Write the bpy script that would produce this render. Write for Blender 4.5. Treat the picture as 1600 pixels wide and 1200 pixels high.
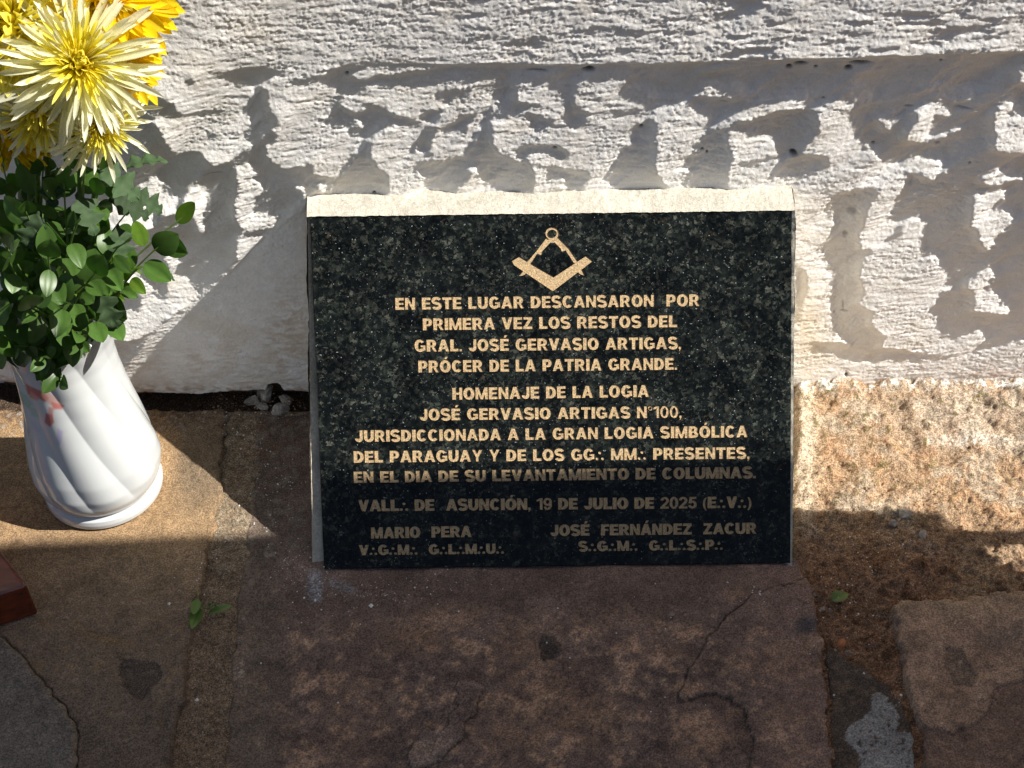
import bpy, bmesh, math, random
import numpy as np
from mathutils import Vector, Matrix, Euler
from mathutils.geometry import delaunay_2d_cdt

for o in list(bpy.data.objects): bpy.data.objects.remove(o)
SC = bpy.context.scene
COL = SC.collection
rad = math.radians
random.seed(7)

# ------------------------------------------------------------------ camera, light, exposure
F=2250.0; CAM=np.array([0,-.975,.984]); PH=.0135      # focal length in photo pixels (1600 wide), position, roll
K=.16; C=1.05                                          # direction to the sun is (1, -K, C)
SUN=np.array([1,-K,C]); SUN=SUN/np.linalg.norm(SUN)
c45=math.sqrt(.5)
fw=np.array([0,c45,-c45]); r0=np.array([1.,0,0]); u0=np.array([0,c45,c45])
RT=r0*math.cos(PH)-u0*math.sin(PH); UP=u0*math.cos(PH)+r0*math.sin(PH)
cd=bpy.data.cameras.new('camera'); cam=bpy.data.objects.new('camera',cd); COL.objects.link(cam)
cd.sensor_width=36; cd.lens=36*F/1600; cd.clip_start=.02; cd.clip_end=200
m=Matrix.Identity(4)
for i in range(3):
    m[i][0]=RT[i]; m[i][1]=UP[i]; m[i][2]=-fw[i]; m[i][3]=CAM[i]
cam.matrix_world=m
SC.camera=cam
world=bpy.data.worlds.new('World'); SC.world=world; world.use_nodes=True
wn=world.node_tree; bg=wn.nodes['Background']
sky=wn.nodes.new('ShaderNodeTexSky'); sky.sky_type='NISHITA'; sky.sun_disc=False
sky.dust_density=2.5; sky.ozone_density=.6; sky.sun_elevation=math.asin(SUN[2]); sky.sun_rotation=math.atan2(SUN[0],SUN[1])
wn.links.new(sky.outputs[0],bg.inputs[0]); bg.inputs[1].default_value=.058
sd=bpy.data.lights.new('sun','SUN'); sd.energy=5.0; sd.angle=rad(.53); sd.color=(1,.95,.87)
so=bpy.data.objects.new('sun',sd); COL.objects.link(so)
so.rotation_euler=Vector(SUN).to_track_quat('Z','Y').to_euler(); so.location=(2,-1,3)
SC.view_settings.view_transform='Standard'; SC.view_settings.look='None'
SC.view_settings.exposure=.98; SC.view_settings.gamma=1
SC.view_settings.use_curve_mapping=False

# ------------------------------------------------------------------ geometry of the photograph's place
def ray(px,py):
    px=np.asarray(px,float); py=np.asarray(py,float)
    return fw+RT*((px-800)/F)[...,None]-UP*((py-600)/F)[...,None]
def on_plane(px,py,p0,n):
    d=ray(px,py); t=np.dot(np.asarray(p0,float)-CAM,n)/(d@np.asarray(n,float))
    return CAM+d*t[...,None]
def on_ground(px,py,z=0.): return on_plane(px,py,(0,0,z),(0,0,1.))
def proj(P):
    q=np.asarray(P,float)-CAM; z=q@fw
    return 800+F*(q@RT)/z, 600-F*(q@UP)/z

# ------------------------------------------------------------------ helpers
def tag(o,label=None,cat=None,group=None,kind=None):
    if label: o['label']=label
    if cat: o['category']=cat
    if group: o['group']=group
    if kind: o['kind']=kind
    return o
def link(name,me,parent=None,mats=()):
    for mt in mats: me.materials.append(mt)
    o=bpy.data.objects.new(name,me); COL.objects.link(o)
    if parent is not None: o.parent=parent
    return o
def empty(name,loc=(0,0,0)):
    o=bpy.data.objects.new(name,None); COL.objects.link(o); o.location=loc; o.empty_display_size=.02
    return o
def mesh_np(name,V,Q,smooth=True,tint=None):
    V=np.asarray(V,'f4'); Q=np.asarray(Q,'i4')
    me=bpy.data.meshes.new(name); n=Q.shape[1]
    me.vertices.add(len(V)); me.vertices.foreach_set('co',V.ravel())
    me.loops.add(Q.size); me.loops.foreach_set('vertex_index',Q.ravel())
    me.polygons.add(len(Q)); me.polygons.foreach_set('loop_start',np.arange(0,Q.size,n,dtype='i4'))
    me.polygons.foreach_set('loop_total',np.full(len(Q),n,'i4'))
    me.polygons.foreach_set('use_smooth',np.full(len(Q),smooth))
    if tint is not None:
        a=me.color_attributes.new('tint','FLOAT_COLOR','POINT')
        c=np.ones((len(V),4),'f4'); c[:,:3]=tint; a.data.foreach_set('color',c.ravel())
    me.update(calc_edges=True); me.validate()
    return me
def grid_mesh(name,P,keep=None,tint=None,flip=False,smooth=True):
    """P: rows x cols x 3; keep: bool per vertex."""
    R,Cc=P.shape[:2]; idx=np.arange(R*Cc).reshape(R,Cc)
    a,b,c,d=idx[:-1,:-1],idx[:-1,1:],idx[1:,1:],idx[1:,:-1]
    q=np.stack([a,b,c,d],-1).reshape(-1,4)
    if flip: q=q[:,::-1]
    V=P.reshape(-1,3); t=None if tint is None else tint.reshape(-1,3)
    if keep is not None:
        k=keep.ravel(); q=q[k[q].all(1)]
        used=np.zeros(len(V),bool); used[q.ravel()]=True
        new=np.cumsum(used)-1; q=new[q]; V=V[used]; t=None if t is None else t[used]
    return mesh_np(name,V,q,smooth,t)
def fnoise(shape,step,lx,lz,seed,p=1.0):
    rng=np.random.default_rng(seed); n=rng.standard_normal(shape)
    fz=np.fft.fftfreq(shape[0],step)[:,None]; fx=np.fft.rfftfreq(shape[1],step)[None]
    g=1/(1+(fx*lx)**2+(fz*lz)**2)**p*np.exp(-((fx*lx*.35)**2+(fz*lz*.35)**2))
    g[0,0]=0
    r=np.fft.irfft2(np.fft.rfft2(n)*g,s=shape); return r/r.std()
def blur(a,step,r):
    fz=np.fft.fftfreq(a.shape[0],step)[:,None]; fx=np.fft.rfftfreq(a.shape[1],step)[None]
    return np.fft.irfft2(np.fft.rfft2(a)*np.exp(-2*(np.pi*r)**2*(fz**2+fx**2)),s=a.shape)
def sstep(a,b,x):
    t=np.clip((x-a)/(b-a),0,1); return t*t*(3-2*t)
def inpoly(px,py,poly):
    x=poly[0::2]; y=poly[1::2]; n=len(x); ins=np.zeros(px.shape,bool)
    sel=(px>=min(x))&(px<=max(x))&(py>=min(y))&(py<=max(y))
    a=px[sel]; b=py[sel]; r=np.zeros(a.shape,bool)
    j=n-1
    for i in range(n):
        if y[i]!=y[j]:
            r^=((y[i]>b)!=(y[j]>b))&(a<(x[j]-x[i])*(b-y[i])/(y[j]-y[i])+x[i])
        j=i
    ins[sel]=r
    return ins
def sdf(px,py,poly,closed=True):
    """signed distance in the units of px; positive inside"""
    x=poly[0::2]; y=poly[1::2]; n=len(x); d=np.full(px.shape,1e9)
    for i in range(n if closed else n-1):
        x0,y0=x[i],y[i]; x1,y1=x[(i+1)%n],y[(i+1)%n]
        ex,ey=x1-x0,y1-y0; L=ex*ex+ey*ey+1e-9
        t=np.clip(((px-x0)*ex+(py-y0)*ey)/L,0,1)
        d=np.minimum(d,(px-x0-t*ex)**2+(py-y0-t*ey)**2)
    d=np.sqrt(d)
    if closed: d=np.where(inpoly(px,py,poly),d,-d)
    return d
def lerp(a,b,w): return a+(b-a)*w[...,None]
def lump(name,pts_scale,seed,sub=2,rough=.25):
    bm=bmesh.new(); bmesh.ops.create_icosphere(bm,subdivisions=sub,radius=1)
    rnd=random.Random(seed); ax=[Vector([rnd.gauss(0,1) for _ in range(3)]).normalized() for _ in range(9)]
    am=[rnd.uniform(-1,1)*rough for _ in ax]
    for v in bm.verts:
        f=1+sum(a*max(0,v.co.dot(x))**3 for a,x in zip(am,ax))
        v.co*=f; v.co.x*=pts_scale[0]; v.co.y*=pts_scale[1]; v.co.z*=pts_scale[2]
    for v in bm.verts: pass
    me=bpy.data.meshes.new(name); bm.to_mesh(me); bm.free(); return me
def rock(name,r,seed,fl=.7):
    """a broken lump: a sphere cut by random planes, with a rough skin"""
    from mathutils import noise as mn
    bm=bmesh.new(); bmesh.ops.create_icosphere(bm,subdivisions=4,radius=1); rnd=random.Random(seed)
    pl=[(Vector([rnd.gauss(0,1) for _ in range(3)]).normalized(),rnd.uniform(.45,.85)) for _ in range(14)]
    for v in bm.verts:
        for n_,d_ in pl:
            e_=v.co.dot(n_)-d_
            if e_>0: v.co-=n_*e_
        k_=mn.noise(v.co*3.1+Vector((seed,0,0)))*.10+mn.noise(v.co*9+Vector((seed,3,0)))*.05
        v.co*=1+k_; v.co=Vector((v.co.x*r,v.co.y*r*.8,v.co.z*r*fl))
    me=bpy.data.meshes.new(name); bm.to_mesh(me); bm.free(); return me
def tube(path,rads,n=8):
    V=[];Q=[]
    for i,p in enumerate(path):
        p=Vector(p); a=Vector(path[max(0,i-1)]); b=Vector(path[min(len(path)-1,i+1)])
        t=(b-a).normalized(); s=t.cross(Vector((.3,.5,.81))).normalized(); u=s.cross(t)
        for k in range(n):
            an=2*math.pi*k/n; V.append(p+(s*math.cos(an)+u*math.sin(an))*rads[i])
    for i in range(len(path)-1):
        for k in range(n):
            Q.append((i*n+k,i*n+(k+1)%n,(i+1)*n+(k+1)%n,(i+1)*n+k))
    return np.array([tuple(v) for v in V]),np.array(Q)

# ------------------------------------------------------------------ materials
def new_mat(name):
    mt=bpy.data.materials.new(name); mt.use_nodes=True; nt=mt.node_tree
    return mt,nt,nt.nodes['Principled BSDF']
def nd(nt,t,**kw):
    n=nt.nodes.new(t)
    for k,v in kw.items():
        if k in n.inputs: n.inputs[k].default_value=v
        else: setattr(n,k,v)
    return n
def noise(nt,scale,detail=4,rough=.6,vec=None):
    n=nd(nt,'ShaderNodeTexNoise',Scale=scale,Detail=detail,Roughness=rough)
    if vec is not None: nt.links.new(vec,n.inputs['Vector'])
    return n
def ramp(nt,src,stops):
    r=nt.nodes.new('ShaderNodeValToRGB'); e=r.color_ramp.elements
    while len(e)<len(stops): e.new(.5)
    for q,(p,c) in zip(e,stops):
        q.position=p; q.color=(c,c,c,1) if isinstance(c,(int,float)) else (*c,1)
    nt.links.new(src,r.inputs[0]); return r.outputs[0]
def mul(nt,a,b,fac=1.,mode='MULTIPLY'):
    x=nt.nodes.new('ShaderNodeMix'); x.data_type='RGBA'; x.blend_type=mode
    if isinstance(fac,(int,float)): x.inputs[0].default_value=fac
    else: nt.links.new(fac,x.inputs[0])
    for s,v in ((6,a),(7,b)):
        if isinstance(v,tuple): x.inputs[s].default_value=(*v,1)
        else: nt.links.new(v,x.inputs[s])
    return x.outputs[2]
def bump(nt,bs,src,strength,dist):
    b=nd(nt,'ShaderNodeBump',Strength=strength,Distance=dist); nt.links.new(src,b.inputs['Height'])
    nt.links.new(b.outputs[0],bs.inputs['Normal']); return b
def tint_mat(name,rough,scales,var,bumps,spec=.3,speck=None):
    """colour attribute 'tint' x multi-scale grain"""
    mt,nt,bs=new_mat(name)
    pos=nt.nodes.new('ShaderNodeNewGeometry').outputs['Position']
    at=nt.nodes.new('ShaderNodeVertexColor'); at.layer_name='tint'
    c=at.outputs[0]
    for s,(lo,hi) in zip(scales,var):
        n=noise(nt,s,5,.65,pos); w_=.14 if s<600 else .09; c=mul(nt,c,ramp(nt,n.outputs[0],[(.5-w_,lo),(.5+w_,hi)]))
    if speck:
        sc,th,colr=speck
        n=noise(nt,sc,2,.5,pos); c=mul(nt,c,colr,ramp(nt,n.outputs[0],[(th,0.),(th+.05,1.)]),'MIX')
    nt.links.new(c,bs.inputs['Base Color']); bs.inputs['Roughness'].default_value=rough
    bs.inputs['Specular IOR Level'].default_value=spec
    n=noise(nt,bumps[0],6,.7,pos); bump(nt,bs,n.outputs[0],bumps[1],bumps[2])
    return mt
M_wall=tint_mat('painted_plaster',.75,(90,900),((.94,1.03),(.93,1.04)),(900,.55,.0009),.2)
M_stone=tint_mat('flagstone',.75,(30,160,700),((.82,1.18),(.82,1.2),(.6,1.4)),(800,1.,.0022),.2,(1500,.64,(.40,.31,.26)))
M_dirt=tint_mat('earth_and_mortar',.95,(40,220,800),((.85,1.15),(.68,1.32),(.5,1.5)),(520,1.,.0025),.1,(800,.68,(.55,.45,.36)))
M_mortar=tint_mat('white_mortar',.85,(60,500),((.86,1.05),(.8,1.12)),(650,.9,.0016),.15)
def plain(name,colr,rough=.5,spec=.5,nscale=None,lo=.8,hi=1.2,bp=None,coat=0):
    mt,nt,bs=new_mat(name); bs.inputs['Roughness'].default_value=rough; bs.inputs['Specular IOR Level'].default_value=spec
    bs.inputs['Base Color'].default_value=(*colr,1); bs.inputs['Coat Weight'].default_value=coat
    if nscale:
        tc=nt.nodes.new('ShaderNodeTexCoord').outputs['Object']
        n=noise(nt,nscale,5,.6,tc); c=mul(nt,colr,ramp(nt,n.outputs[0],[(.3,lo),(.7,hi)])); nt.links.new(c,bs.inputs['Base Color'])
        if bp: bump(nt,bs,n.outputs[0],bp[0],bp[1])
    return mt
M_gold=plain('gilded_paint',(.43,.31,.17),.5,.4,800,.45,1.4,(.8,.0006))
M_stem=plain('green_stem',(.10,.17,.04),.6,.3,200)
M_white_crumb=plain('white_crumb',(.75,.73,.70),.8,.3)
M_pebble=plain('pebble_stone',(.28,.22,.18),.85,.3,300,.6,1.3,(.5,.001))
M_brick=plain('brick_crumb',(.42,.17,.08),.9,.2,300,.7,1.3,(.5,.001))
M_chunk=plain('broken_mortar',(.36,.33,.29),.9,.2,180,.35,1.2,(.8,.002))

def granite():
    mt,nt,bs=new_mat('dark_green_granite')
    pos=nt.nodes.new('ShaderNodeNewGeometry').outputs['Position']
    v=nd(nt,'ShaderNodeTexVoronoi',Scale=400.); 
    dn=noise(nt,260,4,.7,pos)
    av=nt.nodes.new('ShaderNodeMix'); av.data_type='RGBA'; av.blend_type='LINEAR_LIGHT'; av.inputs[0].default_value=.006
    nt.links.new(pos,av.inputs[6]); nt.links.new(dn.outputs[1],av.inputs[7]); nt.links.new(av.outputs[2],v.inputs['Vector'])
    sep=nt.nodes.new('ShaderNodeSeparateColor'); nt.links.new(v.outputs['Color'],sep.inputs[0])
    base=ramp(nt,sep.outputs[0],[(0,(.002,.003,.003)),(.5,(.004,.005,.005)),(.75,(.010,.012,.010)),(.92,(.021,.024,.020)),(1,(.050,.052,.042))])
    n2=noise(nt,38,5,.75,pos); base=mul(nt,base,ramp(nt,n2.outputs[0],[(.36,.35),(.66,2.0)]))
    n3=noise(nt,70,3,.6,pos)
    tan=ramp(nt,n3.outputs[0],[(.66,0.),(.72,1.)]); base=mul(nt,base,(.055,.040,.024),mul(nt,tan,ramp(nt,sep.outputs[1],[(.5,0.),(.7,.8)])),'MIX')
    n4=noise(nt,620,1,.5,pos); base=mul(nt,base,(.30,.33,.33),ramp(nt,n4.outputs[0],[(.735,0.),(.77,.8)]),'MIX')
    nt.links.new(base,bs.inputs['Base Color'])
    n5=noise(nt,35,4,.6,pos); rr=ramp(nt,n5.outputs[0],[(.3,.10),(.7,.22)]); nt.links.new(rr,bs.inputs['Roughness'])
    bs.inputs['Specular IOR Level'].default_value=.12
    bump(nt,bs,n5.outputs[0],.05,.0006)
    return mt
M_granite=granite()

# ------------------------------------------------------------------ the rendered wall: hollows and ridges of the hand-thrown plaster
LT=math.hypot(1,C); kk=K/LT
CR={'1':(180,60,5.3333),'2':(480,80,5),'3':(760,80,5),'4':(1040,80,5),'5':(1300,80,5.3333),'6':(1240,300,4.4444),'D':(0,0,3.3333),'E':(0,240,3.3333),'P':(0,0,1)}
MASK=[
# lower left starts as shade, then lit patches
('S','P',[-100,150, 215,150, 240,190, 270,235,290,280,340,255,380,240,430,262,470,300,500,340,500,640,-100,640]),
('L','P',[-100,-50,180,-50,215,130,235,150,240,190,215,190,180,160,-100,140]),
('S','1',[320,420,470,540,550,620,600,650,480,680,330,670,220,710,330,780,400,870,400,960,490,980,560,940,700,930,760,990,830,1080,900,1120,960,1110,960,1220,-60,1220,-60,560,150,560,250,420]),
('S','1',[770,270,850,280,1010,260,1200,235,1440,235,1430,270,1300,310,1230,360,1190,400,1110,405,1000,400,930,380,850,320]),
('S','1',[1190,400,1260,420,1280,530,1310,610,1380,660,1380,710,1290,750,1350,800,1350,850,1250,900,1250,960,1310,1030,1400,1080,1620,1060,1620,1220,1180,1220,1150,1010,1000,1080,960,1090,1060,980,1140,870,1080,800,1120,690,1070,620,1080,560,1150,460]),
('S','1',[1440,330,1620,320,1620,380,1500,385]),
('S','1',[580,330,660,335,650,380,590,375]),
('S','1',[560,640,700,600,900,600,940,640,700,650]),
('S','1',[760,760,860,790,830,830,770,820]),
# crop 2
('S','2',[-20,165,120,170,200,130,300,100,470,115,440,140,340,170,320,205,440,225,560,185,700,165,930,150,1000,110,1350,105,1620,118,1560,180,1500,150,1380,190,1180,200,1050,215,950,250,850,272,600,265,500,260,430,300,350,330,230,370,200,300,130,255,-20,235]),
('S','2',[200,370,270,385,300,450,380,470,470,450,440,420,500,400,580,440,690,490,770,510,800,550,900,560,870,600,760,600,700,580,640,595,560,640,440,670,330,650,320,600,200,600,130,560,150,500,190,460]),
('L','2',[320,570,370,560,375,520,420,525,445,590,380,595]),
('S','2',[1000,300,1100,290,1290,310,1200,370,1090,415,1040,390]),
('S','2',[1540,270,1620,240,1620,520,1490,520,1430,505,1330,500,1280,560,1240,620,1080,640,1030,600,1150,560,1200,480,1350,470,1480,450,1510,390,1500,320]),
('S','2',[1420,200,1560,190,1550,250,1480,270]),
('S','2',[890,450,1060,460,1000,560,880,540]),
('S','2',[930,580,1030,600,1000,670,975,750,960,820,900,800,870,760,780,800,850,700]),
('S','2',[1380,520,1440,520,1450,700,1500,800,1620,830,1620,1115,1520,1110,1450,1050,1340,1000,1260,1010,1180,1060,1150,1120,1010,1130,930,1070,900,960,850,920,860,880,980,850,1050,870,1230,810,1230,760,1290,680,1340,620]),
('L','2',[1250,915,1350,900,1355,950,1310,970,1360,1030,1260,1020,1290,970]),
('S','2',[430,690,500,700,500,830,560,920,650,980,660,1020,620,1140,500,1140,380,1115,200,1140,-20,1190,-20,860,40,880,60,960,220,990,280,900,390,780]),
('L','2',[70,1040,130,1035,160,1070,110,1095]),
# crop 3
('S','3',[-20,110,600,100,1180,95,1620,90,1620,360,1530,380,1470,400,1350,395,1340,360,1200,320,1120,260,1120,210,1160,170,1060,135,960,130,820,170,700,220,670,240,740,290,690,360,700,420,760,460,840,480,760,520,840,570,700,600,500,600,400,630,340,600,320,520,80,520,-20,500,-20,470,80,430,130,400,100,310,130,270,150,150,80,150,-20,180]),
('L','3',[-20,180,80,150,160,165,100,200,130,280,100,310,115,400,60,460,-20,440]),
('L','3',[210,215,400,150,540,130,640,140,690,165,590,180,480,190,380,230,360,260,480,240,620,250,620,310,590,370,600,470,610,550,560,560,430,500,270,470,350,450,460,450,380,400,240,390,250,310]),
('S','3',[380,220,480,200,620,185,700,190,640,240,480,240,370,260]),
('L','3',[680,230,830,165,960,130,1080,135,1160,180,1110,220,1130,280,1210,330,1340,360,1360,395,1300,440,900,470,760,450,690,400,700,330,760,280,830,260,760,230]),
('S','3',[980,455,1180,450,1200,480,1000,490]),
('S','3',[1260,520,1330,560,1340,640,1300,700,1340,780,1310,900,1350,970,1420,1060,1300,1105,990,1110,960,1040,900,1000,960,900,1040,800,1110,740,1130,660,1120,600,1200,580]),
('S','3',[210,770,290,735,430,740,560,730,640,780,630,840,540,840,450,790,350,800,320,850,240,820]),
('S','3',[-20,500,40,520,40,700,100,780,100,850,340,850,380,960,360,1120,150,1110,60,1060,-20,1040]),
('S','3',[480,890,600,910,800,930,810,990,760,1080,640,1100,620,990,500,980]),
# crop 4/5 upper right: shade then lit
('S','P',[1040,98,1330,88,1620,76,1620,560,1570,545,1540,560,1500,545,1470,530,1455,500,1450,480,1470,460,1480,440,1470,420,1465,400,1440,400,1440,370,1440,345,1420,345,1405,370,1375,380,1385,350,1400,310,1405,290,1410,270,1380,260,1375,240,1345,230,1335,215,1350,190,1345,170,1320,155,1270,160,1240,150,1180,158,1120,140,1090,145,1060,160,1040,160]),
('L','4',[200,350,280,310,300,265,480,265,590,300,620,340,540,370,400,350,220,365]),
('S','4',[130,400,200,360,350,355,540,375,620,380,640,420,560,470,480,500,420,545,340,520,200,460]),
('L','4',[510,520,640,430,760,370,900,345,1080,335,1170,380,1300,350,1400,370,1500,460,1490,560,1440,650,1550,740,1500,800,1100,820,1080,790,1180,660,1220,500,1160,450,950,450,850,500,760,530,700,520]),
('S','4',[500,560,700,530,850,470,1000,465,1150,460,1200,480,1190,640,1100,740,1080,790,960,815,880,800,830,730,790,670,660,650,500,635]),
('S','4',[340,600,400,590,500,620,500,740,530,850,490,920,490,1060,540,1090,400,1115,250,1090,140,1070,150,1010,180,930,150,890,200,790,240,720,310,650]),
('S','4',[580,865,650,855,830,820,1000,820,1480,825,1300,900,1040,1010,810,1000,870,880,870,850,650,900]),
('L','4',[290,140,330,110,500,80,650,90,560,120,400,140]),
('L','5',[110,310,210,290,290,340,370,410,300,430,180,410]),
('L','5',[200,160,290,140,380,150,300,165]),
('L','5',[740,300,810,265,850,330,800,325]),
('L','5',[830,360,900,335,1190,330,1170,390,1050,415,860,400]),
('L','5',[320,540,380,510,430,540,570,530,480,655,440,650,420,600]),
('L','5',[640,490,720,460,850,425,950,440,1010,510,970,540,870,500,830,590,800,660,830,710,1000,650,1080,630,990,700,850,730,790,760,600,750,660,640,730,590,700,520]),
('L','5',[1340,490,1430,430,1540,390,1500,470,1500,520,1620,550,1620,850,1430,840,1350,800,1370,680,1330,640,1370,560]),
('L','5',[1540,140,1620,110,1620,250,1560,260,1590,200]),
('L','5',[400,930,560,930,700,870,830,900,910,940,910,1030,840,1090,780,1030,620,1010,600,1120,540,1220,230,1220,240,1000,300,900]),
('L','5',[-20,380,80,370,210,480,280,550,190,700,270,800,350,840,380,900,450,930,300,1000,-20,1000]),
('L','5',[1215,1050,1390,1000,1380,1050,1620,1020,1620,1060,1300,1120]),
('L','5',[1190,1190,1440,1165,1400,1230,1180,1230]),
# crop 6
('L','6',[-20,-20,720,-20,710,60,650,180,720,200,760,190,880,185,910,220,880,300,860,330,880,400,810,400,840,300,770,220,720,250,600,380,580,430,600,540,680,600,700,640,800,630,700,720,660,820,780,850,830,760,880,640,920,580,900,460,1020,455,1010,530,1050,560,1050,640,1095,650,960,780,950,850,1020,1010,1130,1020,1200,990,1300,950,1310,1000,1360,1015,1200,1140,1010,1150,640,1080,560,1060,-20,1000]),
('S','6',[230,100,290,20,400,-20,560,-20,600,30,520,110,490,200,460,300,480,400,560,410,490,480,450,590,500,680,460,770,560,840,530,920,640,1000,600,1080,420,1050,270,980,260,880,240,760,260,600,240,520,190,470,165,400,230,310,300,200,230,170]),
('L','6',[1250,100,1260,20,1480,-20,1400,80,1380,130,1500,140,1550,160,1500,250,1430,290,1360,400,1310,380,1290,290,1230,240]),
('L','6',[1210,600,1300,560,1400,515,1380,590,1330,670,1450,740,1410,800,1500,810,1500,850,1240,830,1280,760,1210,670]),
('S','6',[120,1030,420,1050,620,1080,1200,1150,1620,1000,1620,1120,1000,1160,600,1180,300,1170,150,1110]),
('L','6',[-20,1120,200,1140,500,1190,1000,1170,1620,1020,1620,1400,-20,1400]),
('S','6',[-20,480,100,560,100,660,30,900,-20,900]),
# left patches
('L','E',[790,110,830,100,850,150,860,210,930,230,920,290,870,320,800,270,800,380,700,420,500,420,500,300,700,200]),
('L','E',[960,210,1000,175,1060,185,1080,240,1060,310,1080,420,1040,400,990,310,950,260]),
('L','E',[1230,60,1320,40,1335,130,1385,170,1340,230,1330,300,1430,320,1445,370,1390,390,1280,415,1240,360,1230,280,1235,130]),
('L','E',[1230,440,1370,435,1260,560,1230,530]),
('L','E',[870,490,930,500,940,560,910,620,960,640,1030,710,1040,730,880,860,820,910,700,975,500,975,470,850,640,800,740,820,730,740,650,690,530,650,600,620,700,620,800,690,810,750,870,760,870,650,880,600,850,540]),
('L','E',[1570,260,1620,240,1620,280]),
('N','P',[478,322,1242,325,1242,640,478,640]),
('N','P',[478,326,313,456,237,525,170,600,170,700,478,700]),
]
def build(step=.002, H0=None):
    xs=np.arange(-.62,.62+1e-9,step); zs=np.arange(-.06,.50+1e-9,step)
    X,Z=np.meshgrid(xs,zs)
    px,py=proj(np.stack([X,X*0 if H0 is None else -H0,Z],-1))
    n1=fnoise(X.shape,step,.03,.01,1); n2=fnoise(X.shape,step,.03,.01,2)
    w=1.3
    qx=px+n1*w; qy=py+n2*w
    M=np.ones(X.shape); 
    for kind,cr,pl in MASK:
        ox,oy,s=CR[cr]
        q=[ox+v/s if i%2==0 else oy+v/s for i,v in enumerate(pl)]
        m=inpoly(qx,qy,q)
        M[m]={'L':1,'S':0,'N':.45}[kind]
    # streaky top band
    band=(py<92)
    nb=fnoise(X.shape,step,.05,.008,5)
    thr=np.interp(px,[200,560,760,1600],[9,1.9,1.0,.75])
    M[band&(nb>thr)]=0
    return xs,zs,X,Z,px,py,M
def solve(T,step,l1=.03,l2=.5):
    fz=2*np.pi*np.fft.fftfreq(T.shape[0],step)[:,None]; fx=2*np.pi*np.fft.rfftfreq(T.shape[1],step)[None]
    kt=(-fx-C*fz)/LT; kp=(-C*fx+fz)/LT
    H=np.fft.rfft2(T)*(-1j*kt)/(kt**2+l1*kp**2+l2*60)
    return np.fft.irfft2(H,s=T.shape)
def sim(Hf,step):
    # lit: n.L and cast shadow by march
    gz,gx=np.gradient(Hf,step)
    ndl=(-gx+K-C*gz)/np.sqrt(1+gx**2+gz**2)/math.sqrt(1+K*K+C*C)
    sh=np.zeros(Hf.shape,bool)
    nz,nx=Hf.shape
    for i in range(1,60):
        dx=i; dz=C*i; a=int(dz); f=dz-a
        if a+1>=nz: break
        h=np.full(Hf.shape,-1.)
        h[:nz-a-1,:nx-dx]=Hf[a:nz-1,dx:]*(1-f)+Hf[a+1:,dx:]*f
        sh|= h-K*i*step>Hf+1e-5
    ndl[sh]=0
    return np.clip(ndl,0,1),sh

def relief(step=.002,passes=(14,14,20),l1=.02,l2=.6,dip=.0045,verbose=False):
    """height of the plaster such that its ridges catch the grazing sun where the real ones do"""
    H0=None
    for n_it in passes:
        xs,zs,X,Z,px,py,M=build(step,H0)
        N=(M>.3)&(M<.7); goal=(M==1); bad=(M==0)
        lf=blur(np.where(N,.5,M),step,.035)
        r=np.clip(kk/np.clip(lf,.05,1),.1,.42)
        T=np.where(goal,r-kk,np.where(bad,-kk,0.))
        s1=blur(bad.astype(float),step,.0035); s2=blur(bad.astype(float),step,.009)
        D=blur(dip*np.clip(s1*2-1,0,1)*(.4+.6*s2),step,.0012)
        for it in range(n_it):
            H=solve(T,step,l1,l2)-D
            nd,sh=sim(H,step)
            T+=.05*(goal&(nd<.075))-.05*(bad&(nd>.008)); T=np.clip(T,-.6,.6)
        H=H-np.median(H)+.004
        if verbose: print('miss',(goal&(nd<.03)).sum()/goal.sum(),'extra',(bad&(nd>.02)).sum()/bad.sum(),H.min(),H.max(), 0 if H0 is None else np.abs(H-H0).mean())
        H0=H if H0 is None else H0*.3+H*.7
    return xs,zs,X,Z,px,py,M,H,nd

def bil(A,xs,zs,X,Z):
    st=xs[1]-xs[0]; fx=np.clip((X-xs[0])/st,0,len(xs)-1.001); fz=np.clip((Z-zs[0])/st,0,len(zs)-1.001)
    i=fx.astype(int); j=fz.astype(int); a=fx-i; b=fz-j
    a=a*a*(3-2*a)*.5+a*.5; b=b*b*(3-2*b)*.5+b*.5
    return (A[j,i]*(1-a)+A[j,i+1]*a)*(1-b)+(A[j+1,i]*(1-a)+A[j+1,i+1]*a)*b
wxs,wzs,_,_,_,_,wM,wH,_=relief()
ST=.00095
fx=np.arange(-.54,.54,ST); fz=np.arange(-.03,.455,ST)
X,Z=np.meshgrid(fx,fz)
PX,PY=proj(np.stack([X,X*0,Z],-1))
H=bil(wH,wxs,wzs,X,Z)
# keep the middle close to the plane where the mortar block meets the wall
g1=fnoise(X.shape,ST,.0060,.0020,11,1.0); g2=fnoise(X.shape,ST,.0022,.0018,12,.8); g3=fnoise(X.shape,ST,.026,.006,13,1.2)
rough_amt=.55+.45*sstep(-1,1,fnoise(X.shape,ST,.06,.05,14))
H+=(g1*.00013+g2*.00017)*rough_amt+g3*.00016
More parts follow.
